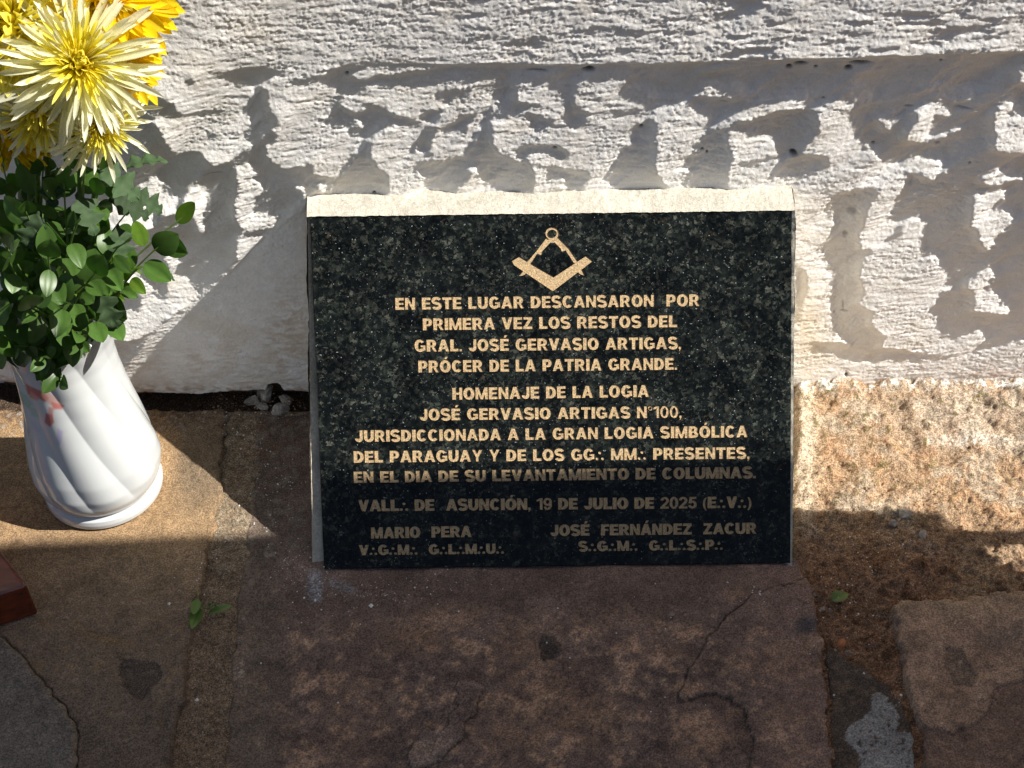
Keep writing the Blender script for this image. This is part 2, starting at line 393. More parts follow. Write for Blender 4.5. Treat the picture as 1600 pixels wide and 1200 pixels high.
# projecting band along the top, lip growing to the right
lipz=np.interp(PX,[200,560,900,1300,1600],[100,98,101,90,80])
_,PY2=proj(np.stack([X,-H,Z],-1)); edge=sstep(2,-2,PY2-lipz+g3*1.0)
H+=edge*np.interp(PX,[300,560,760,1600],[0,.0006,.0022,.0036])
T=np.empty(X.shape+(3,)); T[:]=(.80,.785,.765)
blot=fnoise(X.shape,ST,.05,.04,15); fine=fnoise(X.shape,ST,.012,.006,16)
T=lerp(T,np.array([.72,.66,.56]),np.clip(blot*.16,0,.35))
T=lerp(T,np.array([.70,.56,.36]),.45*np.exp(-((PX-1262)/28)**2-((PY-520)/75)**2))
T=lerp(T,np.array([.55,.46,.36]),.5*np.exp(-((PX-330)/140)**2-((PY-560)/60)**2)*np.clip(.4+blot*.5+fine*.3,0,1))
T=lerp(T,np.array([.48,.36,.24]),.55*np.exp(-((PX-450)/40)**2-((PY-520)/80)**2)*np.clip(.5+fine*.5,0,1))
T=lerp(T,np.array([.48,.30,.20]),.6*np.exp(-((PX-1600)/160)**2-((PY-590)/26)**2)*np.clip(.6+fine*.6,0,1))
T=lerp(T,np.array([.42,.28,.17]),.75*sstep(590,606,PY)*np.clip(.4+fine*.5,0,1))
# thin cracks and small pits
for (x,y,rx,ry,dp) in [(920,103,9,4,.004),(840,105,16,1.3,.002),(1250,94,10,3,.003),(1232,100,5,4,.003),(1342,92,16,3.2,.004),(1325,102,6,4,.003),(1274,101,3,2,.003),(1469,90,2,2,.002),
     (867,226,4,2,.002),(1240,237,6,4,.004),(1365,225,3,2,.002),(1514,251,2,1.5,.002),(1002,196,3,2.5,.002),(1304,588-100,1.5,1.5,.001),(543,108,3,3,.003),(585,299,2.5,2,.002),(1097,232,2.5,2,.002),(1105,238,2.2,2.5,.002),(1286,151,2.5,1.2,.002),(1322,583,3,3,.002),
     (395,268,14,1.2,.0008),(335,258,16,1,.0008),(1130,156,9,1,.0012),(1420,166,8,2,.0012),(1505,168,12,1.6,.0012),(1465,224,5,2,.001),(1320,486,8,1.4,.0008),(1318,478,1.4,9,.0006),(1333,330,8,5,.001),(1322,365,5,5,.001)]:
    e=np.exp(-(((PX-x)/rx)**2+((PY-y-.02*(PX-x)*(1 if rx>3*ry else 0))/ry)**2)**2)
    H-=dp*e; T=lerp(T,np.array([.07,.05,.04]),.9*e*(1 if dp>.0015 else .45))
pit=fnoise(X.shape,ST,.004,.004,17); pm=sstep(3.6,4.2,pit); H-=pm*.0006; T=lerp(T,np.array([.2,.15,.11]),pm*.5)
# broken lower edge of the plaster: undercut on the left, crumbling on the right
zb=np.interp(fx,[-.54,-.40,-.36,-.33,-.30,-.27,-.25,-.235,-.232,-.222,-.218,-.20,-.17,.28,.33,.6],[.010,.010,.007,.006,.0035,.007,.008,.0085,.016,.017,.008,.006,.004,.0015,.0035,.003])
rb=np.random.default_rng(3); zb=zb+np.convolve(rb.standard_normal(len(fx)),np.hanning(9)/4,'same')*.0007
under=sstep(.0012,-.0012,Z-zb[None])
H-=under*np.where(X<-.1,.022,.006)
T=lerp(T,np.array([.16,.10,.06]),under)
# far coarse border of the same wall
def widen(a,lo,hi,n=6):
    return np.concatenate([np.linspace(lo,a[0],n)[:-1],a,np.linspace(a[-1],hi,n)[1:]])
gx=widen(fx,-3,3); gz=np.concatenate([fz,np.linspace(fz[-1],2.4,8)[1:]])
ix=np.clip(np.searchsorted(fx,gx),0,len(fx)-1); iz=np.clip(np.searchsorted(fz,gz),0,len(fz)-1)
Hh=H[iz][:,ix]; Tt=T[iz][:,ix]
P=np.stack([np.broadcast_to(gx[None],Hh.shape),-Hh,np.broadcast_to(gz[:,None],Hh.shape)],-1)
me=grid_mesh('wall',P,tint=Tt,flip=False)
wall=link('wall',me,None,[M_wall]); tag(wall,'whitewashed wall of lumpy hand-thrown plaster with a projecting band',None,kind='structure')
# the same wall's thickness and back
def box(name,lo,hi,parent=None,mats=()):
    x0,y0,z0=lo; x1,y1,z1=hi
    V=[(x0,y0,z0),(x1,y0,z0),(x1,y1,z0),(x0,y1,z0),(x0,y0,z1),(x1,y0,z1),(x1,y1,z1),(x0,y1,z1)]
    Q=[(0,3,2,1),(4,5,6,7),(0,1,5,4),(1,2,6,5),(2,3,7,6),(3,0,4,7)]
    return link(name,mesh_np(name,V,Q,False),parent,mats)
box('wall_core',(-3,.035,-.05),(3,.35,2.38),wall,[plain('core_plaster',(.75,.73,.70),.9)])

# ------------------------------------------------------------------ ground: earth, old mortar and flagstones
GS=.0014
hx=np.arange(-.56,.56,GS); hy=np.arange(-.47,.03,GS)
GX,GY=np.meshgrid(hx,hy)
GPX,GPY=proj(np.stack([GX,GY,GX*0],-1))
def gn(lx,ly,seed,p=1.): return fnoise(GX.shape,GS,lx,ly,seed,p)
n_w=gn(.02,.02,21); n_w2=gn(.02,.02,22); n_a=gn(.05,.05,23); n_b=gn(.02,.018,24); n_c=gn(.006,.006,25); n_d=gn(.0032,.0032,26,.7); n_e=gn(.012,.012,27)
QX=GPX+n_w*2.2+n_c*.8; QY=GPY+n_w2*2.2+n_d*.5
S1=[-160,645,190,640,352,643,347,728,339,794,328,848,318,905,309,940,302,985,295,1010,289,1080,273,1150,263,1210,258,1400,-160,1400]
S5=[-160,975,0,1000,35,1022,62,1062,84,1088,108,1112,118,1142,122,1165,120,1200,127,1400,-160,1400]
S2=[404,640,398,740,389,800,382,860,375,905,372,940,371,985,364,1030,362,1080,352,1150,346,1210,338,1400,1330,1400,1304,1210,1294,1140,1290,1080,1285,1010,1276,965,1268,925,1256,890,1246,870,1180,860,520,860,496,700,492,640]
S3=[1392,955,1404,944,1450,941,1500,938,1560,934,1740,925,1740,1400,1475,1400,1446,1210,1440,1150,1424,1100,1414,1050,1411,1022,1399,1005,1403,985]
S4=[1292,1008,1318,1022,1352,1045,1392,1068,1412,1100,1426,1150,1436,1210,1450,1400,1318,1400,1300,1210,1296,1120]
# base sheet
lev=np.full(GX.shape,-.0030)
right=sstep(1236,1250,GPX)
lev+=right*.003
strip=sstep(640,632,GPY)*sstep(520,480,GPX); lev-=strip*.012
lev+=right*(.010*sstep(760,610,GPY)+.002*n_a*sstep(1000,900,GPY))
hollow=right*np.exp(-((GPX-1335)/95)**2-((GPY-960)/150)**2); lev-=hollow*.007
clod=np.clip(gn(.015,.010,28)*.7+n_c*.4,0,3)*right*sstep(780,850,GPY)*sstep(1100,1000,GPY)
zB=lev+(n_b*.0009+n_e*.0006+n_c*.0005+n_d*.0003)*(.35+.65*right)+clod*.0013
under=np.zeros(GX.shape)
for s_ in (S1,S2,S3,S4): under=np.maximum(under,sstep(3,8,sdf(QX,QY,s_)))
zB-=under*.012
TB=np.empty(GX.shape+(3,)); TB[:]=(.20,.15,.10)
TB=lerp(TB,np.array([.26,.21,.15]),np.clip(.35+n_b*.3,0,1)*(1-right))
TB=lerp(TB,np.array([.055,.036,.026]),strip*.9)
w_=right
TB=lerp(TB,np.array([.33,.225,.14]),w_)
TB=lerp(TB,np.array([.38,.31,.23]),w_*sstep(-.1,.9,n_a)*.75)
TB=lerp(TB,np.array([.37,.21,.11]),w_*sstep(.3,1.3,n_b)*.5)
TB=lerp(TB,np.array([.52,.44,.33]),w_*np.exp(-((GPX-1258)/16)**2)*sstep(840,780,GPY)*.8)
TB=lerp(TB,np.array([.60,.55,.48]),w_*np.exp(-((GPX-1520)/75)**2-((GPY-692)/9)**2)*.8*sstep(-1.2,.6,n_d))
TB=lerp(TB,np.array([.40,.36,.30]),w_*np.exp(-((GPX-1500)/110)**2-((GPY-650)/40)**2)*.6)
TB=lerp(TB,np.array([.78,.76,.72]),w_*np.exp(-((GPY-612)/7)**2)*sstep(.0,.9,n_e+n_c*.4+.2))
TB=lerp(TB,np.array([.13,.11,.035]),w_*sstep(1.4,2.2,n_e+.6*n_c)*.7*sstep(900,700,GPY))
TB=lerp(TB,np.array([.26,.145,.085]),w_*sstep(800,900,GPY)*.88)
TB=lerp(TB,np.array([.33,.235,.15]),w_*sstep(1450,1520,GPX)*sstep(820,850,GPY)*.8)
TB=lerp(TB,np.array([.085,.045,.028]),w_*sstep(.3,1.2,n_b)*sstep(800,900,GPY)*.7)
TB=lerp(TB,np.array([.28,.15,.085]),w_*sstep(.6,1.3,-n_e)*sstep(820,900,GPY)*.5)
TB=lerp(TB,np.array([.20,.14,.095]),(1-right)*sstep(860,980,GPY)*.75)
TB=np.clip(TB*(1+n_d[...,None]*.08),.01,.9)
gxx=widen(hx,-6,6); gyy=np.concatenate([np.linspace(-6,hy[0],7)[:-1],hy,[.2]])
ix=np.clip(np.searchsorted(hx,gxx),0,len(hx)-1); iy=np.clip(np.searchsorted(hy,gyy),0,len(hy)-1)
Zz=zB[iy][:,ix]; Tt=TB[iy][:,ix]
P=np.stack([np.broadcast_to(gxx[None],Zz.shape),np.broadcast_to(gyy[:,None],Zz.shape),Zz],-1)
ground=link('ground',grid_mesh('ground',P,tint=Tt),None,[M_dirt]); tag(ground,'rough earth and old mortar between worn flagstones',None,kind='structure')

gr1=sstep(.9,1.9,gn(.0028,.0028,31,.7)); gr2=sstep(1.0,1.9,gn(.0036,.003,32,.7)); grm=np.clip(.5+.5*gn(.03,.02,33),0,1)
def slab(outline,top,T,label,soft=4.,holes=()):
    T=T*(1+.16*sstep(840,880,GPY)[...,None]); T=np.clip(lerp(lerp(T,np.minimum(T*1.9+.03,.6),gr1*grm*.5*sstep(860,960,GPY)),T*.55,gr2*.3),0,.9)  # tone raised past the shadow edge: fill light for shaded paving painted in
    """one flagstone: the ground grid cut to the outline, edges rounded down into the joint"""
    d=sdf(QX,QY,outline)
    for h_ in holes: d=np.minimum(d,-sdf(QX,QY,h_))
    z=top-.0075*(1-np.sqrt(np.clip(1-(1-np.clip((d+2)/(soft+2),0,1))**2,0,1)))-.004*sstep(1,-3,d)
    keep=d>-4.5
    return link('flagstone',grid_mesh('flagstone',np.stack([GX,GY,z],-1),keep,T),ground,[M_stone]),d,keep
def step(poly,soft=1.5): return sstep(-soft,soft,sdf(QX,QY,poly))
# left flagstone (the vase stands on it)
top1=.0015+n_a*.0004+n_e*.00012+n_d*.00006
chip=step([186,1030,215,1034,240,1036,255,1050,250,1068,236,1080,222,1095,206,1090,192,1078,190,1055]); top1-=chip*.0016
T1=np.empty(GX.shape+(3,)); T1[:]=(.26,.18,.11)
T1=lerp(T1,np.array([.35,.225,.115]),sstep(900,800,GPY)*.9)  # sunlight painted in: warmer, lighter stone on the sunlit side of the shadow edge
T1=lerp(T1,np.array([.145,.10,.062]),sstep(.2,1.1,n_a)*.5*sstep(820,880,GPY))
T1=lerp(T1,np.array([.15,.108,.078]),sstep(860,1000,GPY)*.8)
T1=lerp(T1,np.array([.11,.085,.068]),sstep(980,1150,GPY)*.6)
T1=lerp(T1,np.array([.24,.15,.065]),np.exp(-((GPX-165)/40)**2-((GPY-1000-(GPX-165)*.25)/7)**2)*.7)
T1=lerp(T1,np.array([.23,.15,.075]),sstep(.9,1.8,n_b)*.5)
T1=lerp(T1,np.array([.055,.042,.036]),chip*.8)
T1=lerp(T1,np.array([.12,.10,.075]),sstep(250,300,GPX)*sstep(860,740,GPY)*.7)
T1=lerp(T1,np.array([.10,.06,.04]),sstep(690,645,GPY)*sstep(-.6,.6,n_e)*.7)
T1=lerp(T1,np.array([.36,.31,.26]),sstep(700,650,GPY)*sstep(1.0,1.6,n_e+n_c*.5)*.8)
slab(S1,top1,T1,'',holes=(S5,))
# grey flagstone in the near left corner
top5=.0035+n_a*.0004+n_c*.00015+n_d*.0001
T5=np.empty(GX.shape+(3,)); T5[:]=(.14,.12,.105)
T5=lerp(T5,np.array([.19,.16,.135]),sstep(.2,1.5,n_c*.5+n_d*.6)*.6)
d5=sdf(QX,QY,S5); T5=lerp(T5,np.array([.24,.18,.11]),sstep(12,2,d5)*.5)
slab(S5,top5,T5,'')
# centre flagstone, dark with rusty blotches and flaked layers
top2=-.0022+n_a*.0005+n_e*.00012+n_d*.00007
fla_p=[1270,900,1180,925,1110,990,1085,1035,1070,1070,1053,1083,1060,1094,1092,1083,1118,1082,1140,1090,1158,1103,1172,1122,1178,1150,1174,1180,1170,1215,1160,1400,1400,1400,1400,900]
fl_a=step(fla_p)
flb_p=[728,1052,745,1062,760,1070,748,1090,740,1115,722,1140,712,1165,690,1188,640,1202,636,1180,652,1150,664,1122,675,1138,700,1132,712,1105,716,1075]
fl_b=step(flb_p)
fl_c=step([1022,1160,1030,1154,1028,1172,1022,1182,1010,1168,1012,1158])
fl_d=step([840,990,862,988,880,1004,872,1022,848,1030,838,1012])
top2+=fl_a*.0030+fl_b*.0022+fl_c*.001-fl_d*.0012+fl_d*n_c*.0006
T2=np.empty(GX.shape+(3,)); T2[:]=(.155,.108,.088)
rust=sstep(.1,1.2,n_b*.8+n_e*.35+n_a*.3)*sstep(930,1000,GPY)
grit=np.clip(.55+n_d*.45,0,1)
T2=lerp(T2,np.array([.40,.25,.165]),rust*grit)
for (x_,y_,a_,b_,w_2) in ((650,992,60,26,.8),(700,960,50,16,.6),(812,1000,45,28,.6),(850,1065,60,45,.6),(905,1120,75,50,.8),(800,1140,60,50,.55),(1105,1150,52,42,.8),(1160,1032,26,24,.95),(1232,1035,30,30,.85),(1150,926,20,12,.7),(1085,1078,34,12,.8),(1230,1130,40,60,.5),(1040,1000,50,30,.4),(960,960,60,20,.35),(560,1090,60,50,.35),(520,1180,90,40,.45)):
    T2=lerp(T2,np.array([.34,.205,.13]),w_2*np.exp(-(((GPX-x_)/a_)**2+((GPY-y_)/b_)**2)**1.3)*np.clip(.75+n_d*.45+n_c*.25+n_e*.2,0,1))
T2=lerp(T2,np.array([.085,.055,.045]),(1-fl_a)*sstep(40,10,np.hypot((GPX-1120)*.6,GPY-1150)-25)*.0+.6*(1-fl_a)*np.exp(-((GPX-1150)/45)**2-((GPY-1125)/40)**2))
T2=lerp(T2,np.array([.055,.042,.044]),sstep(.3,1.2,-n_b)*sstep(960,1050,GPY)*grit*.7)
T2=lerp(T2,T2*1.25,sstep(-.5,1.5,n_a)); T2=lerp(T2,np.array([.20,.13,.10]),sstep(940,900,GPY)*sstep(700,1100,GPX)*.55)
T2=lerp(T2,np.array([.24,.155,.125]),sstep(1150,1230,GPX)*.5)
T2=lerp(T2,np.array([.24,.19,.165]),fl_b*.5*sstep(1120,1160,GPY)+.6*np.exp(-((GPX-750)/22)**2-((GPY-1070)/7)**2))
T2=lerp(T2,np.array([.13,.10,.075]),sstep(480,400,GPX)*.7)
T2=lerp(T2,np.array([.24,.21,.165]),sstep(.2,1.1,n_e+n_c*.3)*sstep(500,470,GPX)*sstep(900,840,GPY)*.55)
T2=lerp(T2,np.array([.16,.095,.06]),sstep(.2,1.2,-n_b)*sstep(500,470,GPX)*sstep(780,700,GPY)*.6)
T2=lerp(T2,np.array([.045,.038,.036]),fl_d*.8)
T2=lerp(T2,np.array([.30,.32,.36]),.9*np.exp(-((GPX-491)/12)**4-((GPY-913)/24)**4)*sstep(-.9,.3,n_d+n_c*.3))
T2=lerp(T2,np.array([.20,.20,.22]),.8*np.exp(-((GPX-535)/22)**4-((GPY-915-(GPX-535)*.3)/9)**4)*sstep(-.9,.3,n_d))
T2=lerp(T2,np.array([.40,.34,.27]),.9*np.exp(-((GPX-373)/8)**2-((GPY-1043)/12)**2)*sstep(-.4,.4,n_d+n_c))
T2=lerp(T2,np.array([.05,.05,.06]),.85*np.exp(-((GPX-1263)/22)**4-((GPY-978)/15)**4))
for pl_,wd in ((fla_p,3.),(flb_p,2.2)):  # occlusion shade painted as a dark line just outside the flake steps
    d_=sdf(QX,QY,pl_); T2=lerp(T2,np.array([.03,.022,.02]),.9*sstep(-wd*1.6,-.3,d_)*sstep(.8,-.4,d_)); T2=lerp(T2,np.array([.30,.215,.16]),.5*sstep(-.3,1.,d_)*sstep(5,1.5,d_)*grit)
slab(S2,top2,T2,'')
# reddish flagstone on the right
top3=.006+n_a*.0006+n_b*.0003+n_e*.0002+n_d*.00008
fl_e=step([1476,1020,1500,1018,1517,1060,1520,1080,1490,1078,1474,1050])
fl_f=step([1400,1130,1440,1140,1475,1148,1505,1146,1530,1128,1550,1100,1548,1080,1640,1060,1740,1400,1420,1400])
top3-=fl_e*.002+fl_f*.0022
T3=np.empty(GX.shape+(3,)); T3[:]=(.31,.205,.145)
T3=lerp(T3,np.array([.155,.105,.078]),sstep(.0,1.2,n_b)*.6)
T3=lerp(T3,np.array([.30,.21,.135]),sstep(985,945,GPY)*.6)
T3=lerp(T3,np.array([.15,.095,.075]),fl_f*.65); T3=lerp(T3,np.array([.12,.095,.075]),fl_e*.5)
T3=lerp(T3,np.array([.10,.085,.08]),np.exp(-((GPX-1562)/50)**2-((GPY-1005)/22)**2)*.6)
slab(S3,top3,T3,'')
# small dark flagstone with a skin of grey cement
top4=-.0015+n_b*.0004+n_c*.0002+n_d*.0001
patch=[1366,1084,1374,1078,1384,1086,1396,1094,1405,1112,1402,1134,1400,1143,1432,1148,1436,1168,1428,1185,1446,1190,1460,1215,1470,1400,1345,1400,1336,1212,1345,1190,1334,1168,1322,1150,1326,1138,1344,1124,1356,1110]
dp=sdf(QX,QY,patch); cem=sstep(-.8,.8,dp-1.5*n_d)*(1-sstep(1.5,2.0,n_c+.4*n_d))
top4+=cem*.0009
T4=np.empty(GX.shape+(3,)); T4[:]=(.075,.058,.046)
T4=lerp(T4,np.array([.17,.12,.08]),sstep(.2,1.2,n_e)*.5)
T4=lerp(T4,np.array([.27,.265,.26]),cem*.95)
slab(S4,top4,T4,'')

# ------------------------------------------------------------------ granite plaque, leaning on its bed of mortar
PB=np.array([0,-.2126,0.]); PT=np.array([0,-.0316,.239])
pe=(PT-PB)/np.linalg.norm(PT-PB); pn=np.array([0,-pe[2],pe[1]])      # up along the face, outward normal
def on_plaque(px,py):
    P=on_plane(px,py,PB,pn)-PB; return np.stack([P[...,0],P@pe],-1)*1000     # millimetres (u,v)
def p3(u,v,w=0.): return PB+np.array([1,0,0])*u/1000+pe*v/1000+pn*w/1000
crn=on_plaque([484,1238,1235,506],[340,330,880,889])
def arcp(cx,cy,rx,ry,a0,a1,n=14):
    return [(cx+rx*math.cos(rad(a0+(a1-a0)*i/n)),cy+ry*math.sin(rad(a0+(a1-a0)*i/n))) for i in range(n+1)]
def ring(cx,cy,rx,ry,tx,ty,a0,a1,n=14):
    return arcp(cx,cy,rx,ry,a0,a1,n)+arcp(cx,cy,rx-tx,ry-ty,a0,a1,n)[::-1]
def R(x0,y0,x1,y1): return [(x0,y0),(x1,y0),(x1,y1),(x0,y1)]
def mir(p,w): return [(w-x,y) for x,y in p]
def stroke(pts,w):
    L=[];Rr=[]
    for i,(x,y) in enumerate(pts):
        a=pts[max(0,i-1)]; b=pts[min(len(pts)-1,i+1)]
        tx,ty=b[0]-a[0],b[1]-a[1]; l=math.hypot(tx,ty)
        L.append((x-ty/l*w/2,y+tx/l*w/2)); Rr.append((x+ty/l*w/2,y-tx/l*w/2))
    return L+Rr[::-1]
S_,B_=.305,.235
def dots3():
    return [arcp(.12,.12,.12,.12,0,342,12),arcp(.52,.12,.12,.12,0,342,12),arcp(.32,.62,.12,.12,0,342,12)]
GL={
'A':(.86,[[(0,0),(.27,0),(.575,1),(.29,1)],[(.86,0),(.59,0),(.285,1),(.57,1)],R(.2,.19,.66,.36)]),
'B':(.76,[R(0,0,S_,1),R(S_-.02,0,.42,B_),R(S_-.02,1-B_,.40,1),R(S_-.02,.42,.42,.58),ring(.40,.71,.30,.29,S_-.02,B_,-90,90),ring(.42,.29,.34,.29,S_,B_,-90,90)]),
'C':(.80,[ring(.41,.5,.41,.52,S_,B_,38,322,24)]),
'D':(.78,[R(0,0,S_,1),R(S_-.02,0,.34,B_),R(S_-.02,1-B_,.34,1),ring(.33,.5,.45,.5,S_,B_,-90,90,18)]),
'E':(.68,[R(0,0,S_,1),R(S_-.02,0,.68,B_),R(S_-.02,.41,.63,.59),R(S_-.02,1-B_,.67,1)]),
'F':(.63,[R(0,0,S_,1),R(S_-.02,.40,.57,.58),R(S_-.02,1-B_,.63,1)]),
'G':(.86,[ring(.42,.5,.42,.52,S_,B_,38,322,24),R(.45,.37,.85,.54),R(.61,.1,.85,.54)]),
'H':(.78,[R(0,0,S_,1),R(.52,0,.78,1),R(.2,.41,.58,.60)]),
'I':(.295,[R(0,0,S_,1)]),
'J':(.62,[R(.36,.3,.62,1),ring(.31,.31,.31,.33,S_,B_,180,360)]),
'L':(.65,[R(0,0,S_,1),R(S_-.02,0,.65,B_)]),
'M':(.94,[R(0,0,.235,1),R(.705,0,.94,1),[(.02,1),(.27,1),(.575,0),(.365,0)],[(.92,1),(.67,1),(.365,0),(.575,0)]]),
'N':(.77,[R(0,0,.245,1),R(.525,0,.77,1),[(0.01,1),(.26,1),(.76,0),(.51,0)]]),
'O':(.86,[ring(.43,.5,.43,.52,S_,B_,-90,90,18),ring(.43,.5,.43,.52,S_,B_,90,270,18)]),
'P':(.73,[R(0,0,S_,1),R(S_-.02,1-B_,.42,1),R(S_-.02,.33,.42,.51),ring(.41,.665,.32,.335,S_,B_,-90,90)]),
'R':(.80,[R(0,0,S_,1),R(S_-.02,1-B_,.44,1),R(S_-.02,.37,.44,.54),ring(.43,.685,.31,.315,S_,B_,-90,90),[(.30,.45),(.56,.45),(.80,0),(.54,0)]]),
'S':(.74,[stroke(arcp(.37,.715,.255,.20,22,90,7)+arcp(.36,.715,.25,.20,90,250,12)[1:]+arcp(.38,.285,.255,.20,70,-90,12)+arcp(.37,.285,.26,.20,-90,-158,7)[1:],.26)]),
'T':(.72,[R(0,1-B_,.72,1),R(.215,0,.505,.83)]),
'U':(.78,[R(0,.36,S_,1),R(.515,.36,.78,1),ring(.39,.37,.39,.39,S_,B_,180,360,18)]),
'V':(.82,[[(0,1),(.28,1),(.55,0),(.27,0)],[(.82,1),(.54,1),(.27,0),(.55,0)]]),
'Y':(.80,[[(0,1),(.255,1),(.515,.38),(.285,.38)],[(.80,1),(.545,1),(.285,.38),(.515,.38)],R(.29,0,.51,.42)]),
'Z':(.70,[R(0,0,.70,B_),R(.02,1-B_,.69,1),[(0,.12),(.27,.12),(.69,.88),(.42,.88)]]),
'0':(.66,[ring(.33,.5,.33,.52,.21,.17,-90,90,16),ring(.33,.5,.33,.52,.21,.17,90,270,16)]),
'1':(.46,[R(.24,0,.45,1),[(0,.70),(0,.86),(.26,1),(.26,.80)]]),
'2':(.66,[ring(.33,.69,.32,.32,.21,.17,-28,176,16),[(.62,.52),(.44,.62),(.02,.14),(.26,.12)],R(.01,0,.65,.18)]),
'5':(.66,[R(.11,.82,.62,1),[(.11,.95),(.30,.95),(.25,.45),(.04,.45)],ring(.33,.33,.33,.34,.21,.17,-168,148,18)]),
'9':(.66,[ring(.33,.68,.33,.34,.205,.165,0,180,12),ring(.33,.68,.33,.34,.205,.165,180,360,12),ring(.30,.42,.36,.44,.21,.17,-110,42,12),ring(.30,.36,.28,.38,.2,.17,195,262,6)]),
'.':(.21,[R(0,0,.21,.2)]),
',':(.21,[R(0,0,.21,.2),[(.21,.1),(.09,.1),(.02,-.2),(.12,-.16)]]),
'(':(.32,[ring(.45,.37,.45,.68,.17,.05,122,238,12)]),
')':(.32,[mir(ring(.45,.37,.45,.68,.17,.05,122,238,12),.32)]),
'°':(.36,[ring(.18,.82,.18,.19,.09,.09,-90,90,10),ring(.18,.82,.18,.19,.09,.09,90,270,10)]),
'∴':(.64,dots3()),
}
ACC={'É':('E',.36),'Ó':('O',.45),'Á':('A',.45)}
def glyph(ch):
    if ch in ACC:
        b,cx=ACC[ch]; w,ps=GL[b]; return w,ps+[[(cx-.09,1.07),(cx+.06,1.07),(cx+.22,1.30),(cx-.02,1.30)]]
    return GL[ch]
LINES=[
("EN ESTE LUGAR DESCANSARON  POR",618,484,1094,478,18),
("PRIMERA VEZ LOS RESTOS DEL",661,516,1059,511,18),
("GRAL. JOSÉ GERVASIO ARTIGAS,",648,549.5,1065,545,18),
("PRÓCER DE LA PATRIA GRANDE.",654,582,1059,577.5,18),
("HOMENAJE DE LA LOGIA",707,624.5,1015,620,18),
("JOSÉ GERVASIO ARTIGAS N°100,",656,657,1066,652.5,17.5),
("JURISDICCIONADA A LA GRAN LOGIA SIMBÓLICA",555,690.5,1169,683,17.5),
("DEL PARAGUAY Y DE LOS GG∴ MM∴ PRESENTES,",553,723,1172,716.5,17.5),
("EN EL DIA DE SU LEVANTAMIENTO DE COLUMNAS.",553,754.5,1181,747,17),
("VALL∴ DE  ASUNCIÓN, 19 DE JULIO DE 2025 (E∴V∴)",560,799,1174,793.5,17),
("MARIO  PERA",580,841.5,737,839,16.5),
("JOSÉ  FERNÁNDEZ  ZACUR",860,837.5,1182,834,16.5),
("V∴G∴M∴  G∴L∴M∴U∴",561,867.5,788,865,15),
("S∴G∴M∴  G∴L∴S∴P∴",904,861.5,1130,859,15),
]
V2=[];F2=[];own=[]
def addpoly(pts,li):
    i0=len(V2)
    if sum(a[0]*b[1]-a[1]*b[0] for a,b in zip(pts,list(pts[1:])+[pts[0]]))<0: pts=pts[::-1]
    for p in pts: V2.append(Vector((p[0],p[1])))
    F2.append(list(range(i0,i0+len(pts)))); own.append(li)
rectp=[tuple(crn[0]+(.8,-.8)),tuple(crn[3]+(.8,.8)),tuple(crn[2]+(-.8,.8)),tuple(crn[1]+(-.8,-.8))]
addpoly(rectp,-1)
for li,(txt,x0,y0,x1,y1,cap) in enumerate(LINES):
    a,b=on_plaque([x0,x1],[y0,y1]); tp=on_plaque([x0],[y0-cap])[0]; hgt=(tp[1]-a[1])*1.06
    tr=.04; sp=.42; xs_=[]; x=0
    for k,ch in enumerate(txt):
        if ch==' ': x+=sp if txt[k-1]!=' ' else sp*1.0; continue
        w,ps=glyph(ch); xs_.append((x,ps)); x+=w+(tr if ch!='∴' else .07)
    tot=x-tr; sx=(b[0]-a[0])/tot; dv=(b[1]-a[1])/(b[0]-a[0])
    for gx0,ps in xs_:
        for p in ps:
            addpoly([(a[0]+(gx0+q[0])*sx,a[1]+(gx0+q[0])*sx*dv+q[1]*hgt) for q in p],li)
# emblem: a square with a pair of compasses
EM=len(LINES)
def pq(*c):
    return [tuple(v) for v in on_plaque(c[0::2],c[1::2])]
def em(p): addpoly(p,EM)
# square: two arms
em(pq(813,402,801,407,805,413,858,453,872,453,862,453,866,432))
V2=V2[:-7]; F2.pop(); own.pop()
em(pq(812,401,800,408,803,414,864,455,866,433,833,414))
em(pq(864,455,926,408,916,400,866,433))
# compasses: legs crossing the square's arms, tips below
em(pq(854,372,862,377,848,392,846,399,840,396,828,414,821,413,838,393))
em(pq(872,371,864,376,876,388,878,393,884,391,897,411,904,410,889,388))
em(pq(812,431,820,420,827,424,818,430)); em(pq(914,431,908,418,900,421,906,428))
em(pq(854,374,872,373,866,379,858,379))
u,v=on_plaque([863],[365])[0]
em(ring(u,v,5.6,5.2,1.9,1.9,-90,90,12)); em(ring(u,v,5.6,5.2,1.9,1.9,90,270,12))
rv,re,rf,_,_,of=delaunay_2d_cdt(V2,[],F2,1,.0005)
rv=np.array([tuple(v) for v in rv]); DEP=.5
plate=[];ltr={}
for f,o_ in zip(rf,of):
    if not o_: continue
    ids=[own[i] for i in o_ if own[i]>=0]
    if ids: ltr.setdefault(ids[0],[]).append(tuple(f))
    else: plate.append(tuple(f))
plaque=empty('memorial_plaque',p3(0,0)); tag(plaque,'polished dark green granite plaque with gilded engraved Spanish inscription leaning on the white wall','plaque')
inv=Matrix.Translation(-Vector(p3(0,0)))
def pmesh(name,V,Fs,parent,mt,smooth=False):
    me=bpy.data.meshes.new(name); me.from_pydata([tuple(v) for v in V],[],Fs); me.update(); me.transform(inv)
    if smooth: me.polygons.foreach_set('use_smooth',[True]*len(me.polygons))
    return link(name,me,parent,[mt])
def plv(idx,w): return [p3(rv[i][0],rv[i][1],w) for i in idx]
